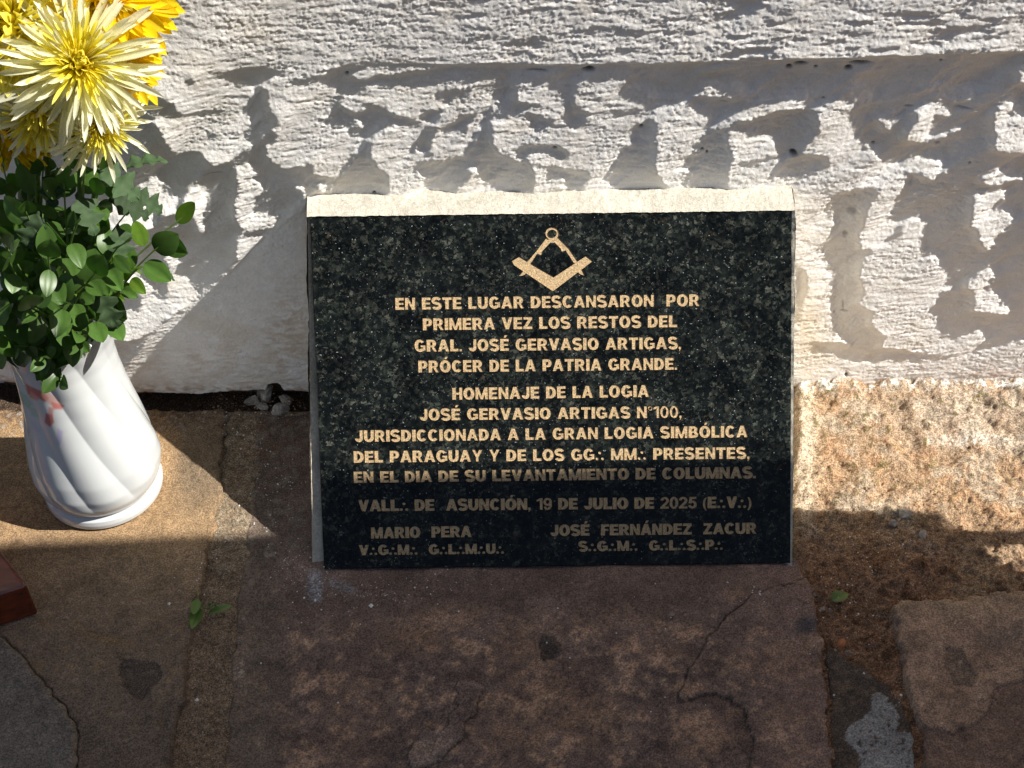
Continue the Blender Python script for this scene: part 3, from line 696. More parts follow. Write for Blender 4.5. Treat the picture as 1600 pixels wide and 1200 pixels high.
# slab: front sheet with the letters cut out, chamfer, sides and back
used=sorted({i for f in plate for i in f}); mp={i:k for k,i in enumerate(used)}
V=plv(used,0); Fs=[tuple(mp[i] for i in f) for f in plate]
ccw=lambda f:(lambda a,b,c:(b[0]-a[0])*(c[1]-a[1])-(b[1]-a[1])*(c[0]-a[0])>0)(rv[f[0]],rv[f[1]],rv[f[2]])
Fs=[g if ccw(f) else g[::-1] for f,g in zip(plate,Fs)]
r_in=rectp; r_out=[tuple(crn[0]),tuple(crn[3]),tuple(crn[2]),tuple(crn[1])]
# chamfer ring (own vertices)
k0=len(V)
V+= [p3(*q,0) for q in r_in]+[p3(*q,-.8) for q in r_out]+[p3(*q,-14) for q in r_out]
for i in range(4):
    j=(i+1)%4
    Fs+=[(k0+i,k0+4+i,k0+4+j,k0+j),(k0+4+i,k0+8+i,k0+8+j,k0+4+j)]
Fs.append((k0+8,k0+11,k0+10,k0+9))
pmesh('granite_slab',V,Fs,plaque,M_granite)
for li,fs in sorted(ltr.items()):
    # gilded floor of the letters plus their cut walls
    ec={}
    for f in fs:
        f2=f if ccw(f) else f[::-1]
        for a,b in zip(f2,f2[1:]+f2[:1]): ec[(a,b)]=1
    used=sorted({i for f in fs for i in f}); mp={i:k for k,i in enumerate(used)}; n=len(used)
    V=plv(used,-DEP)+plv(used,.02); Fs=[]
    for f in fs:
        f2=f if ccw(f) else f[::-1]; Fs.append(tuple(mp[i] for i in f2))
    for (a,b) in ec:
        if (b,a) not in ec: Fs.append((mp[a],mp[a]+n,mp[b]+n,mp[b]))
    pmesh('inscription_line' if li<EM else 'compass_and_square_emblem',V,Fs,plaque,M_gold)

# ------------------------------------------------------------------ bed of mortar behind the plaque
def crnw(k,w): return p3(crn[k][0],crn[k][1],w)
TLf,TRf,BRf,BLf=[crnw(k,-1.2) for k in (0,1,2,3)]
def mortar():
    nz_=lambda p,s,sd:(Vector((math.sin(p[0]*s+sd)*.5,0,0)))
    from mathutils import noise as mn
    Vs=[];Qs=[];Ts=[]
    def patch(c00,c10,c11,c01,nu,nv,nrm,amp,colf):
        base=len(Vs)
        for j in range(nv+1):
            for i in range(nu+1):
                u=i/nu;v=j/nv
                p=(c00*(1-u)+c10*u)*(1-v)+(c01*(1-u)+c11*u)*v
                f=mn.fractal(Vector(p)*28,1,2,5); g=mn.noise(Vector(p)*220)
                e=1 
                q=p+nrm*(amp*(f*.8+.3)+.00055*g+.0003*mn.noise(Vector(p)*480))+np.array([0,0,.0004*mn.noise(Vector(p)*60+Vector((9,0,0)))])
                Vs.append(q); Ts.append(colf(p,f,g))
        for j in range(nv):
            for i in range(nu):
                a=base+j*(nu+1)+i; Qs.append((a,a+1,a+nu+2,a+nu+1))
    fn=pn; ex=np.array([.0035,0,0]); X1=np.array([1.,0,0]); Z1=np.array([0,0,1.])
    tl=TLf-ex*.7+np.array([0,-.001,.0015]); tr=TRf+ex*.6+np.array([0,-.001,.0015])
    bl=BLf-ex*3.2; br=BRf+ex*.5
    wl=np.array([tl[0]-.003,.012,tl[2]+.001]); wr=np.array([tr[0]+.002,.012,tr[2]+.001])
    gl=np.array([bl[0]-.006,.012,-.012]); gr=np.array([br[0]+.005,.012,-.012])
    bl=bl-pe*.02; br=br-pe*.02
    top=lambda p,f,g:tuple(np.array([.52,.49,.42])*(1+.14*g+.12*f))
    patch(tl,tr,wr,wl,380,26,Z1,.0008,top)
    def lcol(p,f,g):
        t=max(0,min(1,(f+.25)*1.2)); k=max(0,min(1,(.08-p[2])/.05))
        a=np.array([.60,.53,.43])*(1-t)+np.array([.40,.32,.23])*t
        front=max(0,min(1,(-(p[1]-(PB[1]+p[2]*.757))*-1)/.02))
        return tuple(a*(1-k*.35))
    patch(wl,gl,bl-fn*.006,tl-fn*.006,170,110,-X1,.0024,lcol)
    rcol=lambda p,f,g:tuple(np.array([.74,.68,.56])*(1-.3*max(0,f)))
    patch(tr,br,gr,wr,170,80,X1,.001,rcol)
    fn=pn
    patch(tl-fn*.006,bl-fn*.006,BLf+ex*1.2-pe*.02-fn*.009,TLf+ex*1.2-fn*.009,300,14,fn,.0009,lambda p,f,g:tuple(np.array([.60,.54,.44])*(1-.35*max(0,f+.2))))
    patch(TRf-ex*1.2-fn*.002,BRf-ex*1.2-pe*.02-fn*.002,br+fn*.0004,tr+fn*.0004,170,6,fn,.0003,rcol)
    return np.array(Vs),np.array(Qs),np.array(Ts)
V,Q,Tm=mortar()
mo=link('mortar_bed',mesh_np('mortar_bed',V,Q[:,::-1] if False else Q,True,Tm),None,[M_mortar])
tag(mo,'cream white wedge of mortar holding the granite plaque against the wall','mortar')

# ------------------------------------------------------------------ porcelain vase
VX,VY=on_ground(165,762)[:2]; VZ=.0025
def vase_mesh():
    nt_,nz=420,170
    prof=[(0,.0500),(.0015,.0522),(.006,.0528),(.0105,.0520),(.0125,.0497),(.0140,.0488),(.018,.0515),(.026,.0545),(.038,.0560),(.055,.0548),(.08,.0508),(.105,.0468),(.130,.0436),(.150,.0420),(.168,.0418),(.182,.0432),(.196,.0462),(.204,.0482)]
    zz=np.concatenate([np.linspace(0,.016,26)[:-1],np.linspace(.016,.204,nz-25)])
    rr=np.interp(zz,[p[0] for p in prof],[p[1] for p in prof])
    ker=np.hanning(7); ker/=ker.sum(); rs=np.convolve(np.pad(rr,3,'edge'),ker,'valid'); rr=np.where(zz>.018,rs,rr)
    th=np.linspace(0,2*np.pi,nt_,endpoint=False)
    TH,ZZ=np.meshgrid(th,zz)
    fade=sstep(.017,.040,ZZ)*sstep(.205,.175,ZZ)
    ph=9*(TH+ZZ*6.2+.25)
    fl=(np.abs(np.cos(ph/2))**1.0)         # rounded lobes meeting in sharp grooves
    RR=rr[:,None]*(1+fade*.042*(fl-.62))
    scal=1+.03*sstep(.19,.204,ZZ)*np.cos(9*TH)
    P=np.stack([RR*scal*np.cos(TH),RR*scal*np.sin(TH),ZZ],-1)
    # inner wall
    zi=np.linspace(.204,.03,30); ri=np.interp(zi,[p[0] for p in prof],[p[1] for p in prof])-.0035; ri[0]+=.002
    Pi=np.stack([ri[:,None]*np.cos(th)[None],ri[:,None]*np.sin(th)[None],np.broadcast_to(zi[:,None],(30,nt_))],-1)
    return P,Pi,TH,ZZ
P,Pi,TH,ZZ=vase_mesh()
W=P+np.array([VX,VY,VZ]); px_,py_=proj(W)
T=np.empty(P.shape); T[:]=(.49,.51,.515)
facing=(W-CAM)@fw<np.linalg.norm(np.array([VX,VY,.1])-CAM)
def print_(poly,colr,a=.85,soft=2.):
    global T
    d=sdf(px_,py_,poly); w=sstep(-soft,soft*.6,d)*a*front
    T=lerp(T,np.array(colr),w)
front=((P[...,0]*(CAM[0]-VX)+P[...,1]*(CAM[1]-VY))>0).astype(float)
red=(.42,.10,.08); pink=(.55,.27,.22)
print_([40,600,52,606,66,612,76,622,70,628,58,620,44,616],red); print_([48,612,62,622,58,626,46,620],pink)
print_([64,598,72,600,74,608,66,606],red,.6); print_([64,608,78,614,96,630,100,634,86,640,78,632,66,620],pink,.7)
print_([80,628,100,634,96,640,84,638],red,.7); print_([72,646,82,648,84,660,78,667,70,660],red,.85); print_([76,636,84,638,82,648,76,646],red,.6)
print_([30,612,42,618,50,632,44,638,34,628],(.20,.36,.24),.55); print_([44,634,56,640,60,652,50,650],(.25,.42,.30),.5)
print_([90,670,98,674,96,690,92,696,89,684],(.35,.30,.52),.6); print_([48,655,56,662,64,674,60,676,50,668],(.40,.36,.5),.4)
rim=np.exp(-((ZZ-.0143)/.0006)**2)*.4; T=lerp(T,np.array([.35,.25,.12]),rim)
vase=empty('porcelain_vase',(VX,VY,VZ)); tag(vase,'white porcelain vase with twisted fluting and a faded red flower print','vase')
mt,nt,bs=new_mat('glazed_porcelain')
at=nt.nodes.new('ShaderNodeVertexColor'); at.layer_name='tint'; nt.links.new(at.outputs[0],bs.inputs['Base Color'])
bs.inputs['Roughness'].default_value=.10; bs.inputs['Subsurface Weight'].default_value=.0; bs.inputs['Coat Weight'].default_value=.3
M_porc=mt
def wrap(P): return np.concatenate([P,P[:,:1]],1)
kf=int(np.searchsorted(ZZ[:,0],.0142))
fb=np.concatenate([P[:kf+1]],0)
link('foot',grid_mesh('foot',wrap(P[:kf+1]),tint=wrap(T[:kf+1])),vase,[M_porc])
body=np.concatenate([P[kf:],Pi],0); Tb=np.concatenate([T[kf:],np.full(Pi.shape,.8)],0)
link('body',grid_mesh('body',wrap(body),tint=wrap(Tb)),vase,[M_porc])

# ------------------------------------------------------------------ flowers and greenery
def leafy(name,base_stops,trans,rough,spec,along=True,gain=1.,glow=.55,nscale=60):
    """two-sided thin material: colour runs along the petal (object Y, 0..1) with a little translucency"""
    mt,nt,bs=new_mat(name); out=nt.nodes['Material Output']
    tc=nt.nodes.new('ShaderNodeTexCoord').outputs['Object']; sp=nt.nodes.new('ShaderNodeSeparateXYZ'); nt.links.new(tc,sp.inputs[0])
    c=ramp(nt,sp.outputs[1],base_stops)
    n=noise(nt,nscale,3,.5,tc); c=mul(nt,c,ramp(nt,n.outputs[0],[(.3,.85),(.7,1.1)]))
    oi=nt.nodes.new('ShaderNodeObjectInfo'); c=mul(nt,c,ramp(nt,oi.outputs['Random'],[(0,.66),(1,1.18)]))
    nt.links.new(c,bs.inputs['Base Color']); bs.inputs['Roughness'].default_value=rough; bs.inputs['Specular IOR Level'].default_value=spec
    tr=nt.nodes.new('ShaderNodeBsdfTranslucent'); ms=nt.nodes.new('ShaderNodeMixShader'); ms.inputs[0].default_value=glow
    tcn=mul(nt,c,trans); nt.links.new(tcn,tr.inputs[0]); nt.links.new(bs.outputs[0],ms.inputs[1]); nt.links.new(tr.outputs[0],ms.inputs[2])
    nt.links.new(ms.outputs[0],out.inputs[0]); return mt
M_pw=leafy('cream_petal',[(0,(.82,.66,.0)),(.20,(.86,.78,.10)),(.42,(.90,.88,.50)),(1,(.93,.93,.80))],(1,.98,.8),.5,.25)
M_pp=leafy('pale_yellow_petal',[(0,(.82,.66,.0)),(.4,(.88,.78,.04)),(1,(.92,.86,.22))],(1,.95,.6),.5,.25)
M_py=leafy('golden_petal',[(0,(.80,.55,.0)),(.5,(.88,.66,.005)),(1,(.92,.72,.02))],(1,.95,.4),.5,.25)
M_pc=leafy('yellow_floret',[(0,(.70,.56,.0)),(1,(.88,.80,.06))],(1,.95,.5),.5,.2)
M_leaf=leafy('glossy_green_leaf',[(0,(.045,.095,.018)),(1,(.06,.125,.024))],(.9,1.5,.4),.38,.28,glow=.2,nscale=4)
M_leaf2=leafy('young_green_leaf',[(0,(.10,.18,.02)),(1,(.14,.26,.03))],(1,1.4,.3),.3,.5,glow=.35,nscale=4)
M_mum=leafy('downy_green_leaf',[(0,(.04,.07,.03)),(1,(.045,.08,.035))],(.9,1.2,.6),.7,.2,glow=.2,nscale=6)
def petal(name,curl,width,cup,tipw,seed,hook=0.):
    """strap petal along +Y, unit length, bending in YZ"""
    rnd=random.Random(seed); n=11; y=z=0; an=0; V=[];Q=[]
    tw=rnd.uniform(-.25,.25); side=rnd.uniform(-.12,.12)
    for i in range(n+1):
        t=i/n
        w=width*(.45+.55*math.sin(min(1,t*1.6)*math.pi/2))*(1 if t<.7 else max(.05,max(0,1-((t-.7)/.3)**2)**.5))
        for k in range(-2,3):
            s=k/2; cx=s*w; cz=cup*w*(s*s)*2
            ca,sa=math.cos(tw*t),math.sin(tw*t)
            V.append((cx*ca-cz*sa+side*t*t,y-math.sin(an)*cz*ca,z+cz*ca*math.cos(an)+cx*sa))
        an+=(curl+hook*t*t*3)/n
        y+=math.cos(an)/n; z+=math.sin(an)/n
    for i in range(n):
        for k in range(4): a=i*5+k; Q.append((a,a+1,a+6,a+5))
    return mesh_np(name,V,Q,True)
PM={}
def petals(kind,mt):
    if (kind,mt.name) in PM: return PM[(kind,mt.name)]
    L=[]
    for s in range(6):
        if kind=='spider': me=petal('petal',random.Random(s).uniform(-1.0,.45),.045,.42,.45,s,random.Random(s+50).uniform(-.1,.35))
        elif kind=='broad': me=petal('petal',random.Random(s).uniform(-.3,.5),.12,.35,.5,s)
        elif kind=='inner': me=petal('petal',random.Random(s).uniform(.6,1.3),.13,.6,.5,s)
        else: me=petal('floret',random.Random(s).uniform(.8,1.6),.17,.6,.4,s)
        me.materials.append(mt); L.append(me)
    PM[(kind,mt.name)]=L; return L
def flower(name,label,cx,cy,Y,facing,Rr,mt,kind,seed,n=(26,26,22,18,26),droop=0.,mouth=None,leaves=()):
    rnd=random.Random(seed); c=on_plane(cx,cy,(0,Y,0),(0,1.,0))
    f=Vector(facing).normalized()
    root=empty(name,Vector(c)); tag(root,label,'flower','chrysanthemums standing in the vase')
    q=f.to_track_quat('Z','Y').to_matrix().to_4x4()
    def put(nm,me,az,el,L,r0_,h):
        o=bpy.data.objects.new(nm,me); COL.objects.link(o); o.parent=root
        d=Matrix.Rotation(az,4,'Z')@Matrix.Translation((0,r0_,h))@Matrix.Rotation(el,4,'X')@Matrix.Rotation(rnd.uniform(-.3,.3),4,'Y')@Matrix.Diagonal((L,L,L,1))
        o.matrix_local=q@d
    lay=[(kind,1.0,-14,.0,-.010),(kind,.93,4,.0,-.006),(kind,.80,20,.0,-.003),('inner' if kind!='spider' else kind,.60,38,.0,.0),('inner',.34,56,.0,.002)]
    for (kd,sc,el,r_,h),m_ in zip(lay,n):
        ml=petals(kd,mt if kd!='inner' or kind!='spider' else M_pp)
        for i in range(m_):
            az=2*math.pi*(i+rnd.uniform(-.42,.42))/m_
            e=rad(el+rnd.uniform(-11,11))
            # petals on the lower side sag under their own weight
            wd=(q@Matrix.Rotation(az,4,'Z'))@Vector((0,1,0)); e-=droop*max(0,-wd.z)*.7
            put('petal',ml[rnd.randrange(6)],az,e,Rr*sc*rnd.uniform(.82,1.12),Rr*.05*sc,Rr*h*8)
    ml=petals('tiny',M_pc); mi=petals('spider',M_pp)
    for i in range(130):
        a=i*2.4; q_=i/130; r_=math.sqrt(q_)*Rr*.15
        put('floret' if q_<.3 else 'petal',(ml if q_<.3 else mi)[i%6],a,rad(88-q_*48+rnd.uniform(-9,9)),Rr*(.13+.36*q_)*rnd.uniform(.85,1.15),r_,Rr*(.10-.06*q_))
    # green cup and stem
    me=lump('calyx',(Rr*.16,Rr*.16,Rr*.10),seed,2,.1); me.materials.append(M_stem)
    o=bpy.data.objects.new('calyx',me); COL.objects.link(o); o.parent=root; o.matrix_local=q@Matrix.Translation((0,0,-Rr*.10))
    a=-f*Rr*.1; mz=Vector((VX+rnd.uniform(-.018,.018),VY+rnd.uniform(-.018,.018),.12))-Vector(c)
    mid=a*.45+mz*.55+Vector((0,.01,.02)); path=[a,a-f*.02,mid,Vector((mz.x,mz.y,.205-c[2])),mz]
    V,Qd=tube(path,[.0022]*5,8); me=mesh_np('stem',V,Qd); link('stem',me,root,[M_stem])
    for (lx,ly,LY,sz,az,tl) in leaves:
        w=on_plane(lx,ly,(0,LY,0),(0,1.,0))-c
        o=bpy.data.objects.new('leaf',lobed[rnd.randrange(3)]); COL.objects.link(o); o.parent=root
        o.matrix_local=Matrix.Translation(Vector(w))@Euler((rad(tl),rad(rnd.uniform(-25,25)),rad(az)),'XYZ').to_matrix().to_4x4()@Matrix.Diagonal((sz*.7,sz*.7,sz*.7,1))
    return root
def lobed_leaf(seed):
    rnd=random.Random(seed); out=[]
    n=44
    for i in range(n+1):
        t=i/n; w=.30*math.sin(math.pi*min(1,t*1.02))**.7*(1.1-.45*t)
        w*=1+.42*math.cos(t*math.pi*2*3.2+1.0+seed*.4)+.10*math.cos(t*math.pi*2*9)
        out.append((max(.01,w),t))
    V=[];Q=[]
    for i,(w,t) in enumerate(out):
        bend=-.25*t*t
        for k in range(-3,4):
            s=k/3; V.append((s*w,t-.10*abs(s)*w/.3*.0+.12*abs(s)*math.sin(t*3),bend+.10*abs(s)*w/.3-.06*s*s+.02*math.sin(t*22+abs(s)*4)))
    for i in range(n):
        for k in range(6): a=i*7+k; Q.append((a,a+1,a+8,a+7))
    me=mesh_np('leaf',V,Q); me.materials.append(M_mum); return me
lobed=[lobed_leaf(s) for s in range(3)]
def oval_leaf(seed,width,mt):
    rnd=random.Random(seed); V=[];Q=[]; n=12; cv=rnd.uniform(-.35,.15); fold=rnd.uniform(.15,.5)
    for i in range(n+1):
        t=i/n; w=width*math.sin(math.pi*t**.85)**.62 if 0<t<1 else (.02 if t==0 else .012)
        for k in range(-3,4):
            s=k/3; V.append((s*w,t,cv*t*t+fold*abs(s)*w*.8-.10*s*s*w+(0 if k else -.012)))
    for i in range(n):
        for k in range(6): a=i*7+k; Q.append((a,a+1,a+8,a+7))
    me=mesh_np('leaf',V,Q); me.materials.append(mt); return me
OV=[oval_leaf(s,.30+.035*(s%4),M_leaf) for s in range(8)]; OV2=[oval_leaf(20+s,.30,M_leaf2) for s in range(3)]
WHI='cream white spider chrysanthemum '
flower('chrysanthemum',WHI+'with long drooping petals, largest bloom facing the front',124,98,-.185,(.30,-.70,.60),.055,M_pw,'spider',1,n=(44,42,36,28,24),droop=.6,leaves=[(190,262,-.13,.045,-70,10),(150,262,-.15,.05,-120,-20),(205,300,-.12,.04,-110,-40)])
flower('chrysanthemum','bright golden yellow chrysanthemum at the top behind the big cream bloom',168,-2,-.135,(.30,-.55,.70),.046,M_py,'broad',2,n=(28,28,26,22,18),leaves=[(170,310,-.15,.045,-100,-30),(185,350,-.15,.04,-150,-40)])
flower('chrysanthemum','golden yellow bloom half hidden just right of the big cream one',196,108,-.145,(.6,-.5,.3),.030,M_py,'broad',3,n=(18,18,14,10,10),leaves=[(225,418,-.13,.035,-80,-20)])
flower('chrysanthemum','pale lemon chrysanthemum at the upper left with dense yellow heart',18,42,-.16,(-.1,-.75,.6),.054,M_pp,'broad',4,n=(30,30,28,24,20),leaves=[(150,452,-.17,.05,-160,-60)])
flower('chrysanthemum','cream bloom at the left edge with thin spreading petals',-22,135,-.17,(.1,-.85,.4),.044,M_pw,'spider',5,n=(36,34,28,20,12),droop=.4,leaves=[(60,330,-.2,.04,170,-50)])
flower('chrysanthemum',WHI+'hanging below the largest bloom, petals pointing down',58,180,-.185,(-.05,-.9,-.15),.043,M_pw,'spider',6,n=(36,32,24,16,10),droop=.3,leaves=[(178,470,-.15,.035,-170,-60)])
flower('chrysanthemum','small half open cream bloom nearest the leaves, petals reaching right',155,194,-.175,(.50,-.70,.05),.042,M_pw,'spider',7,n=(36,32,22,16,10),droop=.3,leaves=[(120,300,-.17,.045,-140,-30)])
flower('chrysanthemum','old ochre yellow bloom seen from the side beside the dark leaves',8,212,-.155,(-.3,-.7,-.2),.034,M_py,'broad',8,n=(20,18,14,10,10),leaves=[(90,262,-.16,.04,170,-20)])

def branch(label,tips,Y,seed,nl,sz,young=.12,spread=.075,start=.35):
    rnd=random.Random(seed); tip=Vector(on_plane(tips[0],tips[1],(0,Y,0),(0,1.,0)))
    base=Vector((VX+rnd.uniform(-.02,.02),VY+rnd.uniform(-.02,.02),.15))
    mid=Vector((base.x*.55+tip.x*.45,base.y*.55+tip.y*.45,max(.215,(base.z+tip.z)/2+.02)))
    pts=[]
    for i in range(13):
        t=i/12; pts.append(base*(1-t)**2+mid*2*t*(1-t)+tip*t*t)
    root=empty('leafy_twig',pts[0]); tag(root,label,'foliage','twigs of small oval leaves in the vase')
    V,Q=tube([p-pts[0] for p in pts],[.0014*(1-.6*i/12) for i in range(13)],6); link('stem',mesh_np('stem',V,Q),root,[M_stem])
    for k in range(nl):
        t=start+(1-start)*(k+.5)/nl; i=min(11,int(t*12)); f=t*12-i; p=pts[i]*(1-f)+pts[i+1]*f
        d=(pts[i+1]-pts[i]).normalized()
        if k>=nl-1: dr=d+Vector((rnd.uniform(-.2,.2),rnd.uniform(-.2,.2),rnd.uniform(-.1,.2)))
        else:
            s=d.cross(Vector((0,-.6,.8))).normalized()*(1 if k%2 else -1)
            dr=d*.55+s*.9+Vector((rnd.uniform(-.35,.35),rnd.uniform(-.6,.15),rnd.uniform(-.35,.35)))
        dr.normalize(); nrm=Vector((rnd.gauss(.15,.35),rnd.gauss(-.65,.35),rnd.gauss(.65,.35))); nrm=(nrm-dr*nrm.dot(dr)).normalized()
        xx=dr.cross(nrm); M=Matrix((xx,dr,nrm)).transposed().to_4x4(); L=sz*rnd.uniform(.6,1.25)
        me=(OV2 if rnd.random()<young else OV); me=me[rnd.randrange(len(me))]
        o=bpy.data.objects.new('leaf',me); COL.objects.link(o); o.parent=root
        o.matrix_local=Matrix.Translation(p-pts[0]+dr*.002)@M@Matrix.Diagonal((L,L,L,1))
TW=[((285,340),-.10,'twig of lighter leaves reaching furthest right across the wall',7,.022,.9),
((248,385),-.13,'twig with large round dark leaves right of the clump',7,.024,.1),
((200,330),-.13,'twig of oval leaves pointing up beside the white wall patches',9,.019,.2),
((215,420),-.15,'twig with a half shaded round leaf above the vase neck',9,.022,.3),
((150,300),-.17,'upright twig of dull green leaves just under the lowest bloom',11,.020,.05),
((100,285),-.18,'twig of grey green leaves in the middle below the blooms',12,.020,.05),
((185,385),-.18,'twig of bright leaves over the middle right of the clump',11,.021,.3),
((55,265),-.17,'dark twig tucked directly beneath the hanging cream bloom',11,.020,.05),
((5,260),-.17,'twig of shadowed leaves below the ochre bloom at the left',11,.020,.05),
((120,350),-.21,'front twig of broad leaves in the centre of the clump',12,.021,.08),
((40,330),-.21,'front twig of pale veined leaves on the left of the clump',12,.020,.1),
((-15,350),-.20,'twig of leaves running out of view at the left',11,.020,.1),
((75,400),-.23,'foremost twig with pale shining leaves facing the camera',12,.022,.05),
((15,410),-.22,'twig with a shining pale leaf near the left edge',12,.022,.05),
((150,425),-.20,'twig with a big folded leaf right of the foremost twig',11,.022,.25),
((-10,470),-.21,'lower left twig of small leaves above the vase shoulder',11,.020,.08),
((50,480),-.23,'low front twig of matt leaves over the vase mouth',12,.021,.08),
((105,470),-.22,'low twig of rounded leaves over the middle of the vase mouth',12,.021,.08),
((150,495),-.19,'short twig whose leaf overlaps the white vase rim',9,.019,.08),
((20,540),-.21,'dark twig hanging over the left of the vase rim',12,.019,.0),
((70,560),-.21,'dark twig hanging lowest in front of the vase',13,.018,.0),
((98,592),-.20,'drooping twig ending in a single dark leaf on the vase',11,.017,.0),
((120,520),-.20,'dark twig bending down over the right of the vase mouth',10,.019,.0),
((-30,430),-.22,'left edge twig of leaves cut off by the view, lower one',12,.021,.0),
((-20,555),-.20,'left edge twig of dark leaves lying on the vase rim',12,.020,.0),
((125,235),-.14,'twig of dark leaves filling the gap under the largest bloom',12,.021,.0),
((165,262),-.12,'back twig of leaves at the upper right of the clump by the wall',11,.019,.1),
((70,228),-.14,'back twig of dark leaves between the blooms and the clump',11,.021,.0),
((20,300),-.13,'back twig of dark leaves behind the left blooms',11,.022,.0),
((110,380),-.14,'back twig of dark leaves in the depth of the clump',14,.024,.0),
((50,440),-.15,'back twig of dark leaves low in the depth of the clump',14,.024,.0)]
for i,(tp,Y,lb,nl,sz,yg) in enumerate(TW): branch(lb,tp,Y,100+i,nl,sz,yg)

# ------------------------------------------------------------------ corner of a varnished wooden box, lower left
A=on_ground(62,962); a_=on_ground(0,982)-A; b_=np.array([-a_[1],a_[0],0]); a_=a_/np.linalg.norm(a_); b_=b_/np.linalg.norm(b_)
b_=np.array([-.036,.043,0]); b_=b_/np.linalg.norm(b_)
bx=bmesh.new(); Hh=.040
vs=[bx.verts.new(tuple(a_*u*.16+b_*v*.14+np.array([0,0,w*Hh]))) for w in (0,1) for v in (0,1) for u in (0,1)]
for f in ((0,2,3,1),(4,5,7,6),(0,1,5,4),(1,3,7,5),(3,2,6,7),(2,0,4,6)): bx.faces.new([vs[i] for i in f])
bmesh.ops.recalc_face_normals(bx,faces=bx.faces)
bmesh.ops.bevel(bx,geom=bx.edges[:],offset=.0035,segments=4,profile=.6,affect='EDGES')
me=bpy.data.meshes.new('wooden_box'); bx.to_mesh(me); bx.free(); me.polygons.foreach_set('use_smooth',[True]*len(me.polygons))
mt,nt,bs=new_mat('red_varnished_wood'); tc=nt.nodes.new('ShaderNodeTexCoord').outputs['Object']
mp_=nd(nt,'ShaderNodeMapping'); mp_.inputs['Rotation'].default_value=(0,0,-math.atan2(a_[1],a_[0])); mp_.inputs['Scale'].default_value=(12,160,160); nt.links.new(tc,mp_.inputs[0])
n=noise(nt,1.,6,.65,mp_.outputs[0]); r=nt.nodes.new('ShaderNodeValToRGB'); nt.links.new(n.outputs[0],r.inputs[0])
e=r.color_ramp.elements; e[0].position=.3; e[0].color=(.045,.007,.004,1); e[1].position=.7; e[1].color=(.17,.028,.008,1)
nt.links.new(r.outputs[0],bs.inputs['Base Color']); bs.inputs['Roughness'].default_value=.25; bs.inputs['Coat Weight'].default_value=.5
bxo=link('wooden_box',me,None,[mt]); bxo.location=tuple(A+np.array([0,0,.002])); tag(bxo,'corner of a dark red varnished wooden box on the flagstone at lower left','box')

# ------------------------------------------------------------------ fallen leaves
def gleaf(px,py,L,az,tilt,width,parent=None,label=None,mt=M_leaf2,z=.004,flat=1.):
    me=oval_leaf(int(px),width,mt); p=on_ground(px,py)+np.array([0,0,z])
    o=bpy.data.objects.new('leaf' if parent else 'fallen_leaf',me); COL.objects.link(o)
    M=Euler((rad(tilt),rad(-12),rad(az)),'XYZ').to_matrix().to_4x4()@Matrix.Diagonal((L,L,L*flat,1))
    if parent: o.parent=parent; o.matrix_local=Matrix.Translation(Vector(p)-parent.location)@M
    else: o.matrix_world=Matrix.Translation(Vector(p))@M; tag(o,label,'leaf')
    return o
M_fl=leafy('fallen_green_leaf',[(0,(.08,.14,.03)),(1,(.16,.28,.05))],(1,1.3,.3),.35,.4,glow=.2,nscale=4)
sp=empty('fallen_sprig',Vector(on_ground(325,958))+Vector((0,0,.004))); tag(sp,'green sprig with two narrow leaves fallen on the joint between flagstones','sprig')
gleaf(327,962,.020,-78,4,.24,sp,None,M_fl); gleaf(313,955,.022,-188,6,.24,sp,None,M_fl,.005)
gleaf(311,945,.020,-183,12,.20,sp,None,M_stem,.008)
V,Q=tube([Vector(on_ground(x,y))+Vector((0,0,z))-sp.location for x,y,z in ((308,925,.003),(312,944,.005),(322,958,.006),(332,956,.007),(342,950,.007))],[.0003,.0005,.0006,.0006,.0003],6); link('stem',mesh_np('stem',V,Q),sp,[M_stem])
for k,(x,y) in enumerate(((329,952),(335,950),(339,954))):
    me=lump('bud',(.0013,.0013,.0016),k,1); me.materials.append(M_fl); o=link('bud',me,sp); o.location=Vector(on_ground(x,y))+Vector((0,0,.008))-sp.location
gleaf(1299,941,.0165,-62,8,.40,None,'single green leaf fallen on the reddish earth beside the centre flagstone',M_fl,.002)

# ------------------------------------------------------------------ pebbles, brick crumb, broken mortar
def peb(px,py,r,mt,label,name='pebble',cat='pebble',grp=None,z=0.,rough=.35,fl=.7):
    me=rock(name,r,int(px*7+py),fl); me.materials.append(mt)
    o=link(name,me); o.location=tuple(on_ground(px,py)+np.array([0,0,r*fl*.5+z])); o.rotation_euler=(0,0,px); tag(o,label,cat,grp)
G='pebbles lying on the earth'
peb(1274,929,.0034,M_pebble,'pale pebble beside the edge of the centre flagstone, nearest the plaque',grp=G,z=-.002)
peb(1302,928,.0020,M_pebble,'tiny pebble just left of the fallen single leaf',grp=G,z=-.002)
peb(1286,951,.0033,M_pebble,'brown pebble, left one of the pair below the fallen leaf',grp=G,z=-.002)
peb(1297,952,.0028,M_pebble,'brown pebble, right one of the pair below the fallen leaf',grp=G,z=-.002)
peb(1326,1017,.0036,M_pebble,'grey pebble beside the orange brick crumb',grp=G,z=-.003)
peb(1306,1013,.0018,M_pebble,'tiny dark pebble left of the orange brick crumb',grp=G,z=-.003)
peb(1049,962,.0034,M_pebble,'grey pebble alone on the centre flagstone below the plaque',grp=G,z=.001)
peb(757,893,.0026,M_pebble,'bluish pebble at the foot of the plaque',grp=G,z=.001)
peb(936,892,.0022,M_pebble,'grey pebble at the foot of the plaque under the longer name',grp=G,z=.001)
peb(1314,1005,.0052,M_brick,'orange crumb of brick on the earth between flagstones','brick_crumb','brick crumb',z=-.003)
peb(1411,806,.0075,M_chunk,'grey lump of stone half in shadow on the earth','stone_lump','stone',z=-.001)
